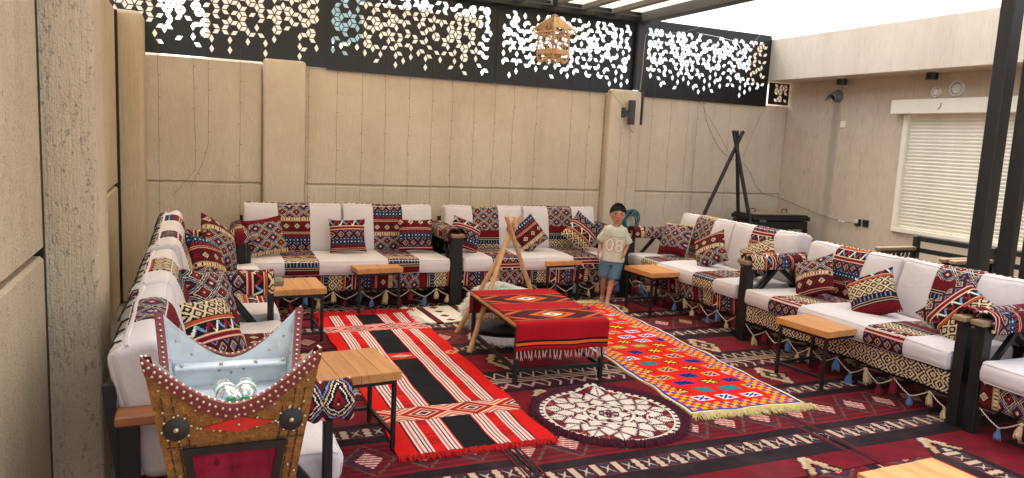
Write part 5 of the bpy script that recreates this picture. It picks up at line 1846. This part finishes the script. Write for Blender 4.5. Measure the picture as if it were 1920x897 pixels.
for x in (-.25, .25): m.tube([(x - .04, .05, .87), (x - .04, .05, .92), (x - .03, .05, .93), (x + .03, .05, .93), (x + .04, .05, .92), (x + .04, .05, .87)], .006, 6)
m.build('handle', M['black_rust'], GB)
m = MB(); m.box((0, 0, .745), (.84, .42, .10), None, .004); m.build('box_body', M['black'], GB)
m = MB(); m.box((-.30, -.235, .80), (.10, .01, .03), None, .003); m.build('latch', M['slat_grey'], GB)
for sx in (-1, 1):
    for sy in (-1, 1):
        m = MB(); m.box((sx * .40, sy * .19, .35), (.05, .05, .70), None, .003); m.build('leg', M['black'], GB)
m = MB(); m.box((0, 0, .55), (.76, .36, .02)); m.build('shelf', M['black'], GB)

# ================================================================== HOSE
HS = thing('hose_coil', 'coil of teal garden hose hung on the sand wall behind the boy', 'hose', (5.00, 7.75, .74))
rr = random.Random(4)
for q in range(7):
    m = MB(); c = Vector((rr.uniform(-.02, .02), -.012 - .012 * (q % 3), rr.uniform(-.03, .01))); ax = rr.uniform(.075, .115); az = rr.uniform(.09, .135); rot = rr.uniform(-.5, .5)
    pts = []
    for k in range(25):
        a = 2 * math.pi * k / 24
        x, z = ax * math.cos(a), az * math.sin(a)
        pts.append(c + Vector((x * math.cos(rot) - z * math.sin(rot), .008 * math.sin(a * 2 + q), x * math.sin(rot) + z * math.cos(rot))))
    m.tube(pts, .0085, 7, False); m.build('loop', M['hose'], HS)
m = MB(); m.box((0, .02, .09), (.03, .08, .03)); m.build('peg', M['black'], HS)

# ================================================================== BARE ARMCHAIR FRAMES
def armchair(label, y0, y1):
    A_ = thing('armchair_frame', label, 'armchair', (0, 0, 0), 0, 'bare armchair frames by the house wall')
    xb, xf = 6.76, 6.24
    for y in (y0, y1):
        m = MB(); m.box((xb, y, .445), (.06, .05, .89), None, .004); m.build('leg', M['black'], A_)
        m = MB(); m.box((xf + .03, y, .372), (.06, .05, .744), None, .004); m.build('leg', M['black'], A_)
        m = MB(); m.box(((xb + xf) / 2 - .03, y, .765), (xb - xf - .01, .075, .035), None, .006); m.build('armrest', M['grey_wood'], A_)
        m = MB()
        m.bar((xf + .06, y, .735), (xb - .03, y, .735), .03, .025)
        cx = (xb + xf) / 2
        for q in range(4):
            m.bar((xf + .10 + q * .055, y, .722), (cx + .02 + .02 * q - .10 + .05 * q * .3, y, .40), .012, .022)
            m.bar((xb - .06 - q * .055, y, .722), (cx + .10 - .05 * q, y, .40), .012, .022)
        m.bar((xf + .06, y, .38), (xb - .03, y, .38), .03, .025)
        m.build('arm_slats', M['black'], A_)
    m = MB()
    for z in (.865, .75, .60): m.bar((xb + .0, y0 - .02, z), (xb + .0, y1 + .02, z), .035, .045)
    m.build('back_rail', M['black'], A_)
    m = MB(); m.bar((xf + .03, y0, .34), (xf + .03, y1, .34), .04, .05); m.bar((xb, y0, .34), (xb, y1, .34), .04, .05); m.build('seat_rail', M['black'], A_)
armchair('bare black armchair frame with wooden arms below the roller shutter', 5.15, 4.46)
armchair('bare black armchair frame half hidden by the upright boards behind the sofa', 4.36, 3.62)

# ================================================================== FAIRY LIGHTS AND CABLES
M['led'] = plain('led_bead', C(74, 60, 48), .5, 0, .1, 30)
rr = random.Random(21)
def strand(x, z0, z1, lab, amp=.012, shape=None, col='wire', y=None):
    m = MB(); pts = []
    n = int((z0 - z1) / .05); sd = rr.random() * 40
    yw = y if y is not None else 7.868
    for i in range(n + 1):
        z = z0 + (z1 - z0) * i / n; t = i / n
        dx = shape(t) if shape else 0
        yy = yw if z < 2.27 else 7.858
        pts.append(Vector((x + dx + amp * nz(z * 2.2 + sd, 1.0) + .004 * nz(z * 9 + sd, 4.0), yy + .003 * nz(z * 3, sd), z)))
    m.tube(pts, .0014, 4)
    o = m.build('fairy_light_strand', M[col])
    tag(o, lab, 'string light', 'fairy light strands on the sand wall')
    b = MB()
    for i in range(2, n, 4):
        p = pts[i]; d = rr.choice((-1, 1))
        if p.z > 2.25: continue
        b.tube([p, p + Vector((d * .010, -.004, -.004 + rr.uniform(-.006, .006))), p + Vector((d * .020, -.006, -.002 + rr.uniform(-.008, .004)))], [.0014, .0022, .0018], 4)
    b.build('bulbs', M['led'], o)['kind'] = 'stuff'
    return o
od = ('nearest', 'second', 'third', 'fourth', 'fifth', 'sixth', 'seventh', 'eighth')
for i, x in enumerate((1.40, 1.66, 1.91, 2.17, 2.43, 2.66, 2.92)):
    strand(x, 2.95, rr.uniform(.72, .90), 'straight fairy light strand on the sand wall, %s to the plain column without lamp' % od[i])
for i, x in enumerate((4.39, 4.15, 3.69, 3.40, 3.17)):
    strand(x, 2.95, rr.uniform(.72, .90), 'straight fairy light strand on the sand wall, %s before the lamp column' % od[i])
for i, x in enumerate((5.29, 5.57, 5.84, 5.98, 6.50)):
    strand(x, 2.95, rr.uniform(.72, .90), 'straight fairy light strand in the house corner bay, %s past the lamp column' % od[i])
strand(-.28, 2.60, .78, 'fairy light strand hanging nearest to the brown corner column')
strand(.02, 2.70, .95, 'fairy light strand in the corner bay with a loop at its foot', .012, lambda t: .03 * t - .22 * max(0, t - .85) / .15)
strand(.16, 2.70, 1.02, 'fairy light strand in the corner bay that sweeps sideways low down', .012, lambda t: -.30 * max(0, t - .72) ** 1.3 * 3)
strand(.45, 2.40, .75, 'fairy light strand just beside the sand column, on its shaded side')
strand(1.11, 2.30, .75, 'fairy light strand hugging the lit edge of the sand column'); 
strand(4.60, 2.28, .75, 'fairy light strand running down the shaded edge of the column with the lamp', .008)
strand(4.80, 1.90, .90, 'fairy light strand on the lamp column just above the boy', .012, None, 'wire', 7.782)
strand(4.93, 1.85, .80, 'fairy light strand on the lamp column under the lamp', .014, None, 'wire', 7.782)
strand(5.10, 2.26, .78, 'fairy light strand along the house side edge of the lamp column', .012)
strand(7.05, 2.22, 1.4, 'fairy light strand slanting near the house corner', .01, lambda t: -.35 * t)
def cable(label, pts, r=.0028, col='wire', beads=False, sub=6):
    P = [Vector(p) for p in pts]; out = []
    for i in range(len(P) - 1):
        p0 = P[max(i - 1, 0)]; p1 = P[i]; p2 = P[i + 1]; p3 = P[min(i + 2, len(P) - 1)]
        for s in range(sub):
            t = s / sub
            out.append(.5 * ((2 * p1) + (p2 - p0) * t + (2 * p0 - 5 * p1 + 4 * p2 - p3) * t * t + (3 * p1 - p0 - 3 * p2 + p3) * t ** 3))
    out.append(P[-1])
    m = MB(); m.tube(out, r, 5)
    o = tag(m.build('cable', M[col]), label, 'cable')
    if beads:
        b = MB()
        for i in range(2, len(out), 4): b.tube([out[i], out[i] + Vector((.012, -.004, .010))], .003, 4)
        b.build('bulbs', M['led'], o)['kind'] = 'stuff'
    return o
cable('dark cable drooping from the screen past the metal tripod to the wall socket', [(6.02, 7.83, 2.30), (6.10, 7.83, 2.02), (6.32, 7.83, 1.70), (6.52, 7.82, 1.56), (6.80, 7.82, 1.46), (7.08, 7.82, 1.13), (7.38, 7.80, 1.05), (7.47, 7.62, .99), (7.475, 7.18, .90), (7.478, 6.85, .85), (7.478, 6.60, .845), (7.466, 6.54, .845)], .003, 'wire', True)
m = MB(); m.box((7.472, 6.76, .845), (.014, .10, .016), None, .004); tag(m.build('cable_joint', M['white_plastic']), 'small white joint block in the cable near the plugged socket', 'connector')
cable('thin pale wire slung from the pergola end beam to the screen post', [(5.09, 5.9, 3.12), (5.10, 6.9, 2.96), (5.085, 7.55, 2.98), (5.055, 7.76, 3.0), (5.035, 7.765, 2.6), (5.02, 7.765, 2.33)], .0032, 'pale_wire')
cable('thin wire hanging in a loop beside the pergola end beam', [(5.10, 5.55, 3.13), (5.14, 5.70, 2.95), (5.30, 6.2, 2.72), (5.55, 6.6, 2.70), (5.75, 7.0, 2.9), (5.85, 7.84, 3.1)], .0025, 'pale_wire')
cable('dark wire slanting across the sand wall from the screen to the metal tripod', [(5.25, 7.80, 2.95), (5.6, 7.80, 2.6), (5.95, 7.81, 2.25), (6.3, 7.80, 1.85), (6.5, 7.80, 1.6)], .002, 'wire')
cable('dark wire from the screen down to the grey wall lamp', [(4.30, 7.84, 2.80), (4.5, 7.78, 2.42), (4.66, 7.77, 2.24), (4.80, 7.77, 2.12)], .0022, 'wire')

# ================================================================== BOY
BOY = thing('person', 'small boy in pale shirt and blue shorts walking barefoot between the tables', 'person', (3.95, 6.45, .014), 0, None, (0, R(3.0), R(-29)))
def skinned(name, chains, mat, parent, sub=2, remesh=0.0, extra=None):
    vs = []; es = []; rs = []
    for ch in chains:
        prev = ch.get('join')
        for p, r in ch['p']:
            vs.append(p); rs.append(r)
            if prev is not None: es.append((prev, len(vs) - 1))
            prev = len(vs) - 1
        ch['idx'] = prev
    me = bpy.data.meshes.new(name + '_skeleton'); me.from_pydata(vs, es, [])
    o = bpy.data.objects.new(name, me); COL.objects.link(o)
    sk = o.modifiers.new('skin', 'SKIN'); sk.use_smooth_shade = True
    for i, r in enumerate(rs):
        me.skin_vertices[0].data[i].radius = (r, r) if not isinstance(r, tuple) else r
    me.skin_vertices[0].data[0].use_root = True
    ss = o.modifiers.new('sub', 'SUBSURF'); ss.levels = sub; ss.render_levels = sub
    bpy.context.view_layer.update()
    dg = bpy.context.evaluated_depsgraph_get()
    nm = bpy.data.meshes.new_from_object(o.evaluated_get(dg))
    bpy.data.objects.remove(o)
    return nm
class JB:
    """gather closed meshes to be fused into one skin"""
    def __init__(s): s.v = []; s.f = []
    def add(s, me):
        b = len(s.v); s.v += [tuple(v.co) for v in me.vertices]; s.f += [tuple(b + i for i in p.vertices) for p in me.polygons]
    def mb(s, mb): 
        b = len(s.v); s.v += mb.v; s.f += [tuple(b + i for i in f) for f in mb.f]
J = JB()
# torso, legs
ch = [{'p': [((0, 0, .47), (.074, .058)), ((0, .0, .56), (.066, .052)), ((0, .003, .66), (.072, .054)), ((0, .006, .745), (.070, .052)), ((0, .004, .80), (.042, .042)), ((0, .0, .835), (.031, .031)), ((0, -.004, .87), (.030, .030))]}]
J.add(skinned('torso', ch, None, None))
legs = (((-.045, .0, .46), (-.056, .020, .275), (-.052, .105, .058), -1), ((.045, .0, .46), (.024, -.050, .275), (-.004, -.095, .055), 1))
for hip, knee, ank, sx in legs:
    h, k_, a = Vector(hip), Vector(knee), Vector(ank)
    toe = a + Vector((.006 * sx, -.085, -.032))
    heel = a + Vector((0, .022, -.028))
    J.add(skinned('leg', [{'p': [(h, .056), (h.lerp(k_, .5), .047), (k_, .036), (k_.lerp(a, .28) + Vector((0, .008, 0)), .037), (k_.lerp(a, .7), .026), (a, .022), (a + Vector((0, -.03, -.014)), (.022, .020)), (a + Vector((.003 * sx, -.06, -.026)), (.026, .016)), (toe, (.022, .011))]}], None, None))
    mb2 = MB(); mb2.ball(heel, .024, 12, 8, 0, (1, 1.1, 1)); J.mb(mb2)
    for q in range(5):
        mb2 = MB(); mb2.ball(toe + Vector(((q - 2) * .010, -.018 - (.006 if abs(q - (1 if sx > 0 else 3)) < 2 else 0), -.002)), .0075 if q != (0 if sx > 0 else 4) else .010, 8, 6, 0, (1, 1.5, .9)); J.mb(mb2)
arms = (((-.095, .004, .775), (-.135, .026, .640), (-.146, -.030, .530), -1), ((.095, .004, .775), (.142, .028, .648), (.112, -.072, .552), 1))
for sh_, el, wr_, sx in arms:
    s_, e_, w_ = Vector(sh_), Vector(el), Vector(wr_)
    fd = (w_ - e_).normalized()
    pm = w_ + fd * .035
    J.add(skinned('arm', [{'p': [((sh_[0] * .6, .004, .775), .036), (s_, .032), (s_.lerp(e_, .5), .026), (e_, .0215), (e_.lerp(w_, .35), .0215), (w_, .0150), (w_ + fd * .02, (.020, .012)), (pm, (.023, .012)), (pm + fd * .015, (.020, .010))]}], None, None))
    side = Vector((0, -1, 0)) - fd * fd.dot(Vector((0, -1, 0))); side.normalize()
    inw = fd.cross(side) * (1 if sx > 0 else -1)
    inw = inw if inw.x * sx < 0 else -inw
    for q in range(4):
        b0 = pm + fd * .012 + side * (.016 - q * .0105)
        L = (.030, .034, .032, .026)[q]
        d1 = (fd + inw * .25).normalized(); d2 = (fd + inw * .9).normalized(); d3 = (fd * .6 + inw * 1.1).normalized()
        p1 = b0 + d1 * L * .45; p2 = p1 + d2 * L * .35; p3 = p2 + d3 * L * .28
        J.add(skinned('finger', [{'p': [(b0 - fd * .012, .0062), (b0, .0060), (p1, .0056), (p2, .0052), (p3, .0042)]}], None, None, 1))
    t0 = w_ + fd * .016 + side * .014
    J.add(skinned('thumb', [{'p': [(t0 - side * .006, .0075), (t0 + side * .008 + fd * .010, .0070), (t0 + side * .012 + fd * .026 + inw * .006, .0062), (t0 + side * .010 + fd * .040 + inw * .012, .0048)]}], None, None, 1))
# head
hc = Vector((.0, -.014, .945))
HR = Matrix.Rotation(R(4), 3, 'Z') @ Matrix.Rotation(R(4), 3, 'X')
def head_pt(v):
    """unit direction -> point of the head surface (face looks to -y)"""
    x, y, z = v
    sx, sy, sz = .0775, .089, .0985
    p = Vector((x * sx, y * sy, z * sz))
    if z < 0:                      # jaw narrows to the chin
        k2 = 1 + .10 * z + .16 * z * abs(z) ; p.x *= k2
        if y > 0: p.y *= 1 + .45 * z
        else: p.y *= 1 + .10 * z
    if y < 0: p.y *= .96
    # eye sockets
    for s in (-1, 1):
        d = math.hypot(x - s * .40, z - .02); 
        if y < -.3 and d < .26: p.y += .008 * (1 - (d / .26) ** 2)
        d = math.hypot(x - s * .52, z + .30)
        if y < 0 and d < .3: p.y -= .004 * (1 - (d / .3) ** 2)
    if y < 0:
        d = math.hypot(x * 1.2, z + .88)
        if d < .3: p.y -= .008 * (1 - (d / .3) ** 2)
    return p
mbh = MB(); P = []
NA_, NE = 40, 28
for i in range(NE + 1):
    a = -math.pi / 2 + math.pi * i / NE; row = []
    for j in range(NA_):
        b = 2 * math.pi * j / NA_
        row.append(hc + HR @ head_pt((math.cos(a) * math.cos(b), math.cos(a) * math.sin(b), math.sin(a))))
    P.append(row)
mbh.grid(P, None, cv=True); J.mb(mbh)
def onhead(x, y, z): return hc + HR @ Vector((x * 1.10, y * 1.065, z * 1.0))
for (c, r, sc_) in ((onhead(0, -.086, -.016), .0105, (1.15, 1.0, .85)), (onhead(0, -.080, .000), .0075, (.8, 1, 2.0)), (onhead(-.010, -.079, -.019), .006, (1, 1, .8)), (onhead(.010, -.079, -.019), .006, (1, 1, .8)),
                    (onhead(0, -.0725, -.0475), .010, (1.8, .75, .36)), (onhead(0, -.0715, -.0555), .010, (1.5, .75, .42)),
                    (onhead(-.070, .006, -.006), .019, (.36, .7, 1.15)), (onhead(.070, .006, -.006), .019, (.36, .7, 1.15))):
    t_ = MB(); t_.ball(c, r, 12, 8, 0, sc_); J.mb(t_)
me = bpy.data.meshes.new('body'); me.from_pydata(J.v, [], J.f); me.update()
tmp = bpy.data.objects.new('body', me); COL.objects.link(tmp)
rmod = tmp.modifiers.new('fuse', 'REMESH'); rmod.mode = 'VOXEL'; rmod.voxel_size = .0042; rmod.use_smooth_shade = True
sm_ = tmp.modifiers.new('soft', 'SMOOTH'); sm_.factor = .4; sm_.iterations = 2
bpy.context.view_layer.update()
bm_ = bpy.data.meshes.new_from_object(tmp.evaluated_get(bpy.context.evaluated_depsgraph_get()))
bpy.data.objects.remove(tmp)
k = NT('boy_skin'); ob = k.coord('Object'); f = k.noise(ob, 18, 3, .6)
k.base(k.ramp(f, [(.3, C(172, 122, 96)), (.7, C(196, 144, 116))], 'LINEAR')); k.rough(.55); k.bsdf.inputs['Subsurface Weight'].default_value = .08; k.bsdf.inputs['Subsurface Radius'].default_value = (.02, .008, .004)
M['skin'] = k.mat
bm_.materials.clear(); bm_.materials.append(M['skin'])
body = bpy.data.objects.new('body', bm_); COL.objects.link(body); body.parent = BOY
M['eye_w'] = plain('eye_white', C(196, 186, 178), .25, 0, .02, 20); M['iris'] = plain('dark_iris', C(34, 20, 14), .2, 0, .1, 40)
M['hairm'] = plain('black_hair', C(20, 17, 17), .5, 0, .4, 60, .8, 120); M['lip'] = plain('lips', C(150, 82, 72), .45, 0, .1, 30); M['brow'] = plain('brow_hair', C(34, 24, 20), .7, 0, .2, 60)
for s in (-1, 1):
    c = onhead(s * .0275, -.0665, .004)
    m = MB(); m.ball(c, .0096, 14, 10, 0, (1.15, .70, .56)); eo = m.build('eye', M['eye_w'], BOY)
    m = MB(); m.ball(onhead(s * .0275, -.0715, .0040), .0060, 12, 8, 0, (1, .5, .78)); m.build('iris', M['iris'], eo)
    m = MB(); m.tube([onhead(s * (.0275 + .0125 * q / 3), -.0735 + .0030 * (q / 3) ** 2, .0078 - .0022 * (q / 3) ** 2) for q in range(-3, 4)], [.0008, .0014, .0018, .0018, .0018, .0014, .0008], 5); m.build('eyelash', M['brow'], BOY)
    m = MB(); m.tube([onhead(s * (.014 + .026 * q / 5), -.0755 + .0075 * (q / 5) ** 2, .0195 + .0035 * math.sin(math.pi * q / 5 * .8)) for q in range(6)], [.0016, .0026, .0026, .0024, .002, .001], 6); m.build('eyebrow', M['brow'], BOY)
m = MB(); m.tube([onhead(.020 * q / 4, -.0805 + .0045 * (q / 4) ** 2, -.0515 + .0012 * abs(q / 4)) for q in range(-4, 5)], [.0010, .0018, .0026, .0030, .0028, .0030, .0026, .0018, .0010], 6); m.build('mouth', M['lip'], BOY)
# hair: a cap with tufts
m = MB(); P = []
rr = random.Random(5)
def hairline(b):
    """lowest elevation of the hair for heading b (face is at -pi/2)"""
    d = abs((b + math.pi / 2 + math.pi) % (2 * math.pi) - math.pi)      # 0 at face
    if d < .75: return .40 + .08 * math.cos(d * 5)
    if d < 1.35: return .34 - (d - .75) / .6 * .30
    return max(-.55, .08 - (d - 1.35) * .55)
for i in range(15):
    row = []
    for j in range(48):
        b = 2 * math.pi * j / 48; lo = hairline(b) + .09 * nz(b * 4.0, 2.5) + .05 * nz(b * 11, 7.5)
        e = lo + (math.pi / 2 - lo) * i / 14
        v = Vector((math.cos(e) * math.cos(b), math.cos(e) * math.sin(b), math.sin(e)))
        p = head_pt(v) * (1.03 + .045 * min(1, i / 4) + .035 * nz(v.x * 7, v.y * 7, v.z * 7) * min(1, i / 2))
        if i == 0: p = head_pt(v) * 1.012
        row.append(hc + HR @ p)
    P.append(row)
m.grid(P, None, cv=True)
for q in range(3200):
    i = min(13, int(rr.random() ** 1.35 * 14)); j = rr.randrange(48)
    p = P[i][j].lerp(P[i + 1][(j + 1) % 48], rr.random())
    n_ = (p - hc).normalized(); d = (n_ + Vector((rr.uniform(-.6, .6), -.35 + rr.uniform(-.5, .5), rr.uniform(-.2, .4)))).normalized()
    sd = d.cross(n_ + Vector((.1, .2, .3))).normalized() * .0022
    L = rr.uniform(.004, .0095)
    m.face((m.vert(p + sd), m.vert(p - sd), m.vert(p + d * L)), None, 0, False)
m.build('hair', M['hairm'], BOY, 70)
# shirt
M['shirt'] = mat_cotton('pale_shirt_cotton', C(204, 203, 184), .07); M['shirt2'] = mat_cotton('pale_shirt_sleeve', C(194, 194, 174), .07); M['short'] = mat_cotton('faded_blue_shorts', C(92, 124, 142), .12)
M['num'] = plain('number_print', C(222, 204, 188), .7, 0, .06, 30); M['num2'] = plain('number_outline', C(120, 108, 92), .7, 0, .06, 30)
def ring_pt(a, z, w, d, cy=0.0, n=2.4):
    c, s = math.cos(a), math.sin(a)
    return (w * math.copysign(abs(c) ** (2 / n), c), cy + d * math.copysign(abs(s) ** (2 / n), s), z)
TOR = [(.455, .118, .092, .002), (.475, .116, .090, .002), (.52, .110, .084, .002), (.58, .104, .079, .003), (.64, .104, .078, .003), (.70, .108, .078, .004), (.75, .114, .076, .006), (.785, .112, .070, .006), (.806, .094, .060, .006), (.822, .060, .050, .004), (.832, .048, .046, .002)]
def tor(z):
    for a, b in zip(TOR[:-1], TOR[1:]):
        if a[0] <= z <= b[0]:
            t = (z - a[0]) / (b[0] - a[0]); return [a[i] + (b[i] - a[i]) * t for i in range(4)]
    return TOR[-1] if z > .8 else TOR[0]
m = MB(); P = []
zs = [.455 + (.832 - .455) * i / 30 for i in range(31)]
for z in zs:
    _, w, d, cy = tor(z)
    row = []
    for j in range(48):
        a = 2 * math.pi * j / 48
        fold = .0070 * nz(a * 1.6 + 3, z * 9 + a * 1.5, 1.0) + .0035 * nz(a * 3.5, z * 26 - a * 3, 4.0) + .006 * max(0, (.62 - z) / .16) * math.sin(a * 5 + 1 + z * 12) * .6
        x, y, zz = ring_pt(a, z, w + fold, d + fold, cy)
        if z > .80 and y < 0: zz -= (z - .80) * 1.0 * (abs(y) / d) * (1 - abs(x) / w * .6)
        row.append((x, y, zz))
    P.append(row)
m.grid(P, None, cv=True)
shirt = m.build('shirt', M['shirt'], BOY, 70); so = shirt.modifiers.new('thick', 'SOLIDIFY'); so.thickness = .004
m = MB(); top_ = P[-1]; m.tube([Vector(p) for p in top_] + [Vector(top_[0])], .0045, 6, False); m.build('collar', M['shirt2'], shirt)
for sx in (-1, 1):
    s_ = Vector((sx * .062, .004, .782)); e_ = Vector((sx * .137, .020, .650))
    m = MB(); P = []
    dr = (e_ - s_).normalized(); xa = dr.cross(Vector((0, 1, 0))).normalized(); ya = dr.cross(xa)
    for i in range(9):
        t = i / 8; c = s_ + (e_ - s_) * t * 1.02; r_ = (.054 - .006 * min(1, t * 3)) + .004 * t
        P.append([c + xa * math.cos(2 * math.pi * k2 / 20) * r_ * (1 + .06 * nz(k2 * .6, t * 3, sx)) + ya * math.sin(2 * math.pi * k2 / 20) * r_ * (1 + .06 * nz(k2 * .6 + 4, t * 3, sx)) for k2 in range(20)])
    m.grid(P, None, cv=True); so_ = m.build('sleeve', M['shirt2'], shirt, 70); mo = so_.modifiers.new('thick', 'SOLIDIFY'); mo.thickness = .004; mo.offset = 0
def front_y(x, z):
    _, w, d, cy = tor(z)
    t = min(.98, abs(x) / w)
    return cy - d * (1 - t ** 2.4) ** (1 / 2.4)
m = MB()
for q in range(24):
    x0, x1 = -.095 + .19 * q / 24, -.095 + .19 * (q + 1) / 24
    m.bar((x0, front_y(x0, .715) - .011, .715), (x1, front_y(x1, .715) - .011, .715), .003, .004)
m.build('yoke_seam', M['num2'], shirt)
def digits(txt, size, z0, mat, off, name, offs=0.0):
    cu = bpy.data.curves.new('digits', 'FONT'); cu.body = txt; cu.size = size; cu.align_x = 'CENTER'; cu.space_character = 1.02; cu.offset = offs; cu.resolution_u = 3
    to = bpy.data.objects.new('digits', cu); COL.objects.link(to); bpy.context.view_layer.update()
    me = bpy.data.meshes.new_from_object(to.evaluated_get(bpy.context.evaluated_depsgraph_get())); bpy.data.objects.remove(to)
    # finer triangles so the print can follow the chest
    import bmesh
    bm = bmesh.new(); bm.from_mesh(me); bmesh.ops.triangulate(bm, faces=bm.faces)
    for _ in range(2): bmesh.ops.subdivide_edges(bm, edges=[e for e in bm.edges if e.calc_length() > .012], cuts=1, use_grid_fill=False); bmesh.ops.triangulate(bm, faces=bm.faces)
    for v in bm.verts:
        x, z = v.co.x, z0 + v.co.y
        v.co = (x, front_y(x, z) - off, z)
    bm.to_mesh(me); bm.free(); me.materials.clear(); me.materials.append(mat)
    o = bpy.data.objects.new(name, me); COL.objects.link(o); o.parent = shirt
    return o
digits('08', .185, .565, M['num2'], .0075, 'number_outline', .0085)
digits('08', .185, .565, M['num'], .0095, 'number', .0045)
# shorts
m = MB(); P = []
for z in (.50, .48, .46, .44, .42):
    P.append([ring_pt(2 * math.pi * j / 36, z, .098 + .02 * (.5 - z) / .08, .078 + .006 * (.5 - z) / .08, .002) for j in range(36)])
m.grid(P, None, cv=True, flip=True)
b = len(m.v); m.fan([m.vert(p) for p in P[-1]], 0, True)
so_ = m.build('shorts', M['short'], BOY, 70)
for (hx, hy), (kx, ky) in (((-.055, .0), (-.060, .010)), ((.055, .0), (.032, -.044))):
    m = MB(); P = []
    for i in range(9):
        t = i / 8; z = .455 - .175 * t; cx = hx + (kx - hx) * t; cy = hy + (ky - hy) * t
        P.append([(cx + (.062 + .003 * t) * math.cos(2 * math.pi * j / 24) * (1 + .05 * nz(j * .5, t * 3, hx * 9)), cy + (.072 - .006 * t) * math.sin(2 * math.pi * j / 24) * (1 + .05 * nz(j * .5 + 5, t * 3)), z) for j in range(24)])
    m.grid(P, None, cv=True, flip=True); lg = m.build('shorts_leg', M['short'], so_, 70); mo = lg.modifiers.new('thick', 'SOLIDIFY'); mo.thickness = .004; mo.offset = 0
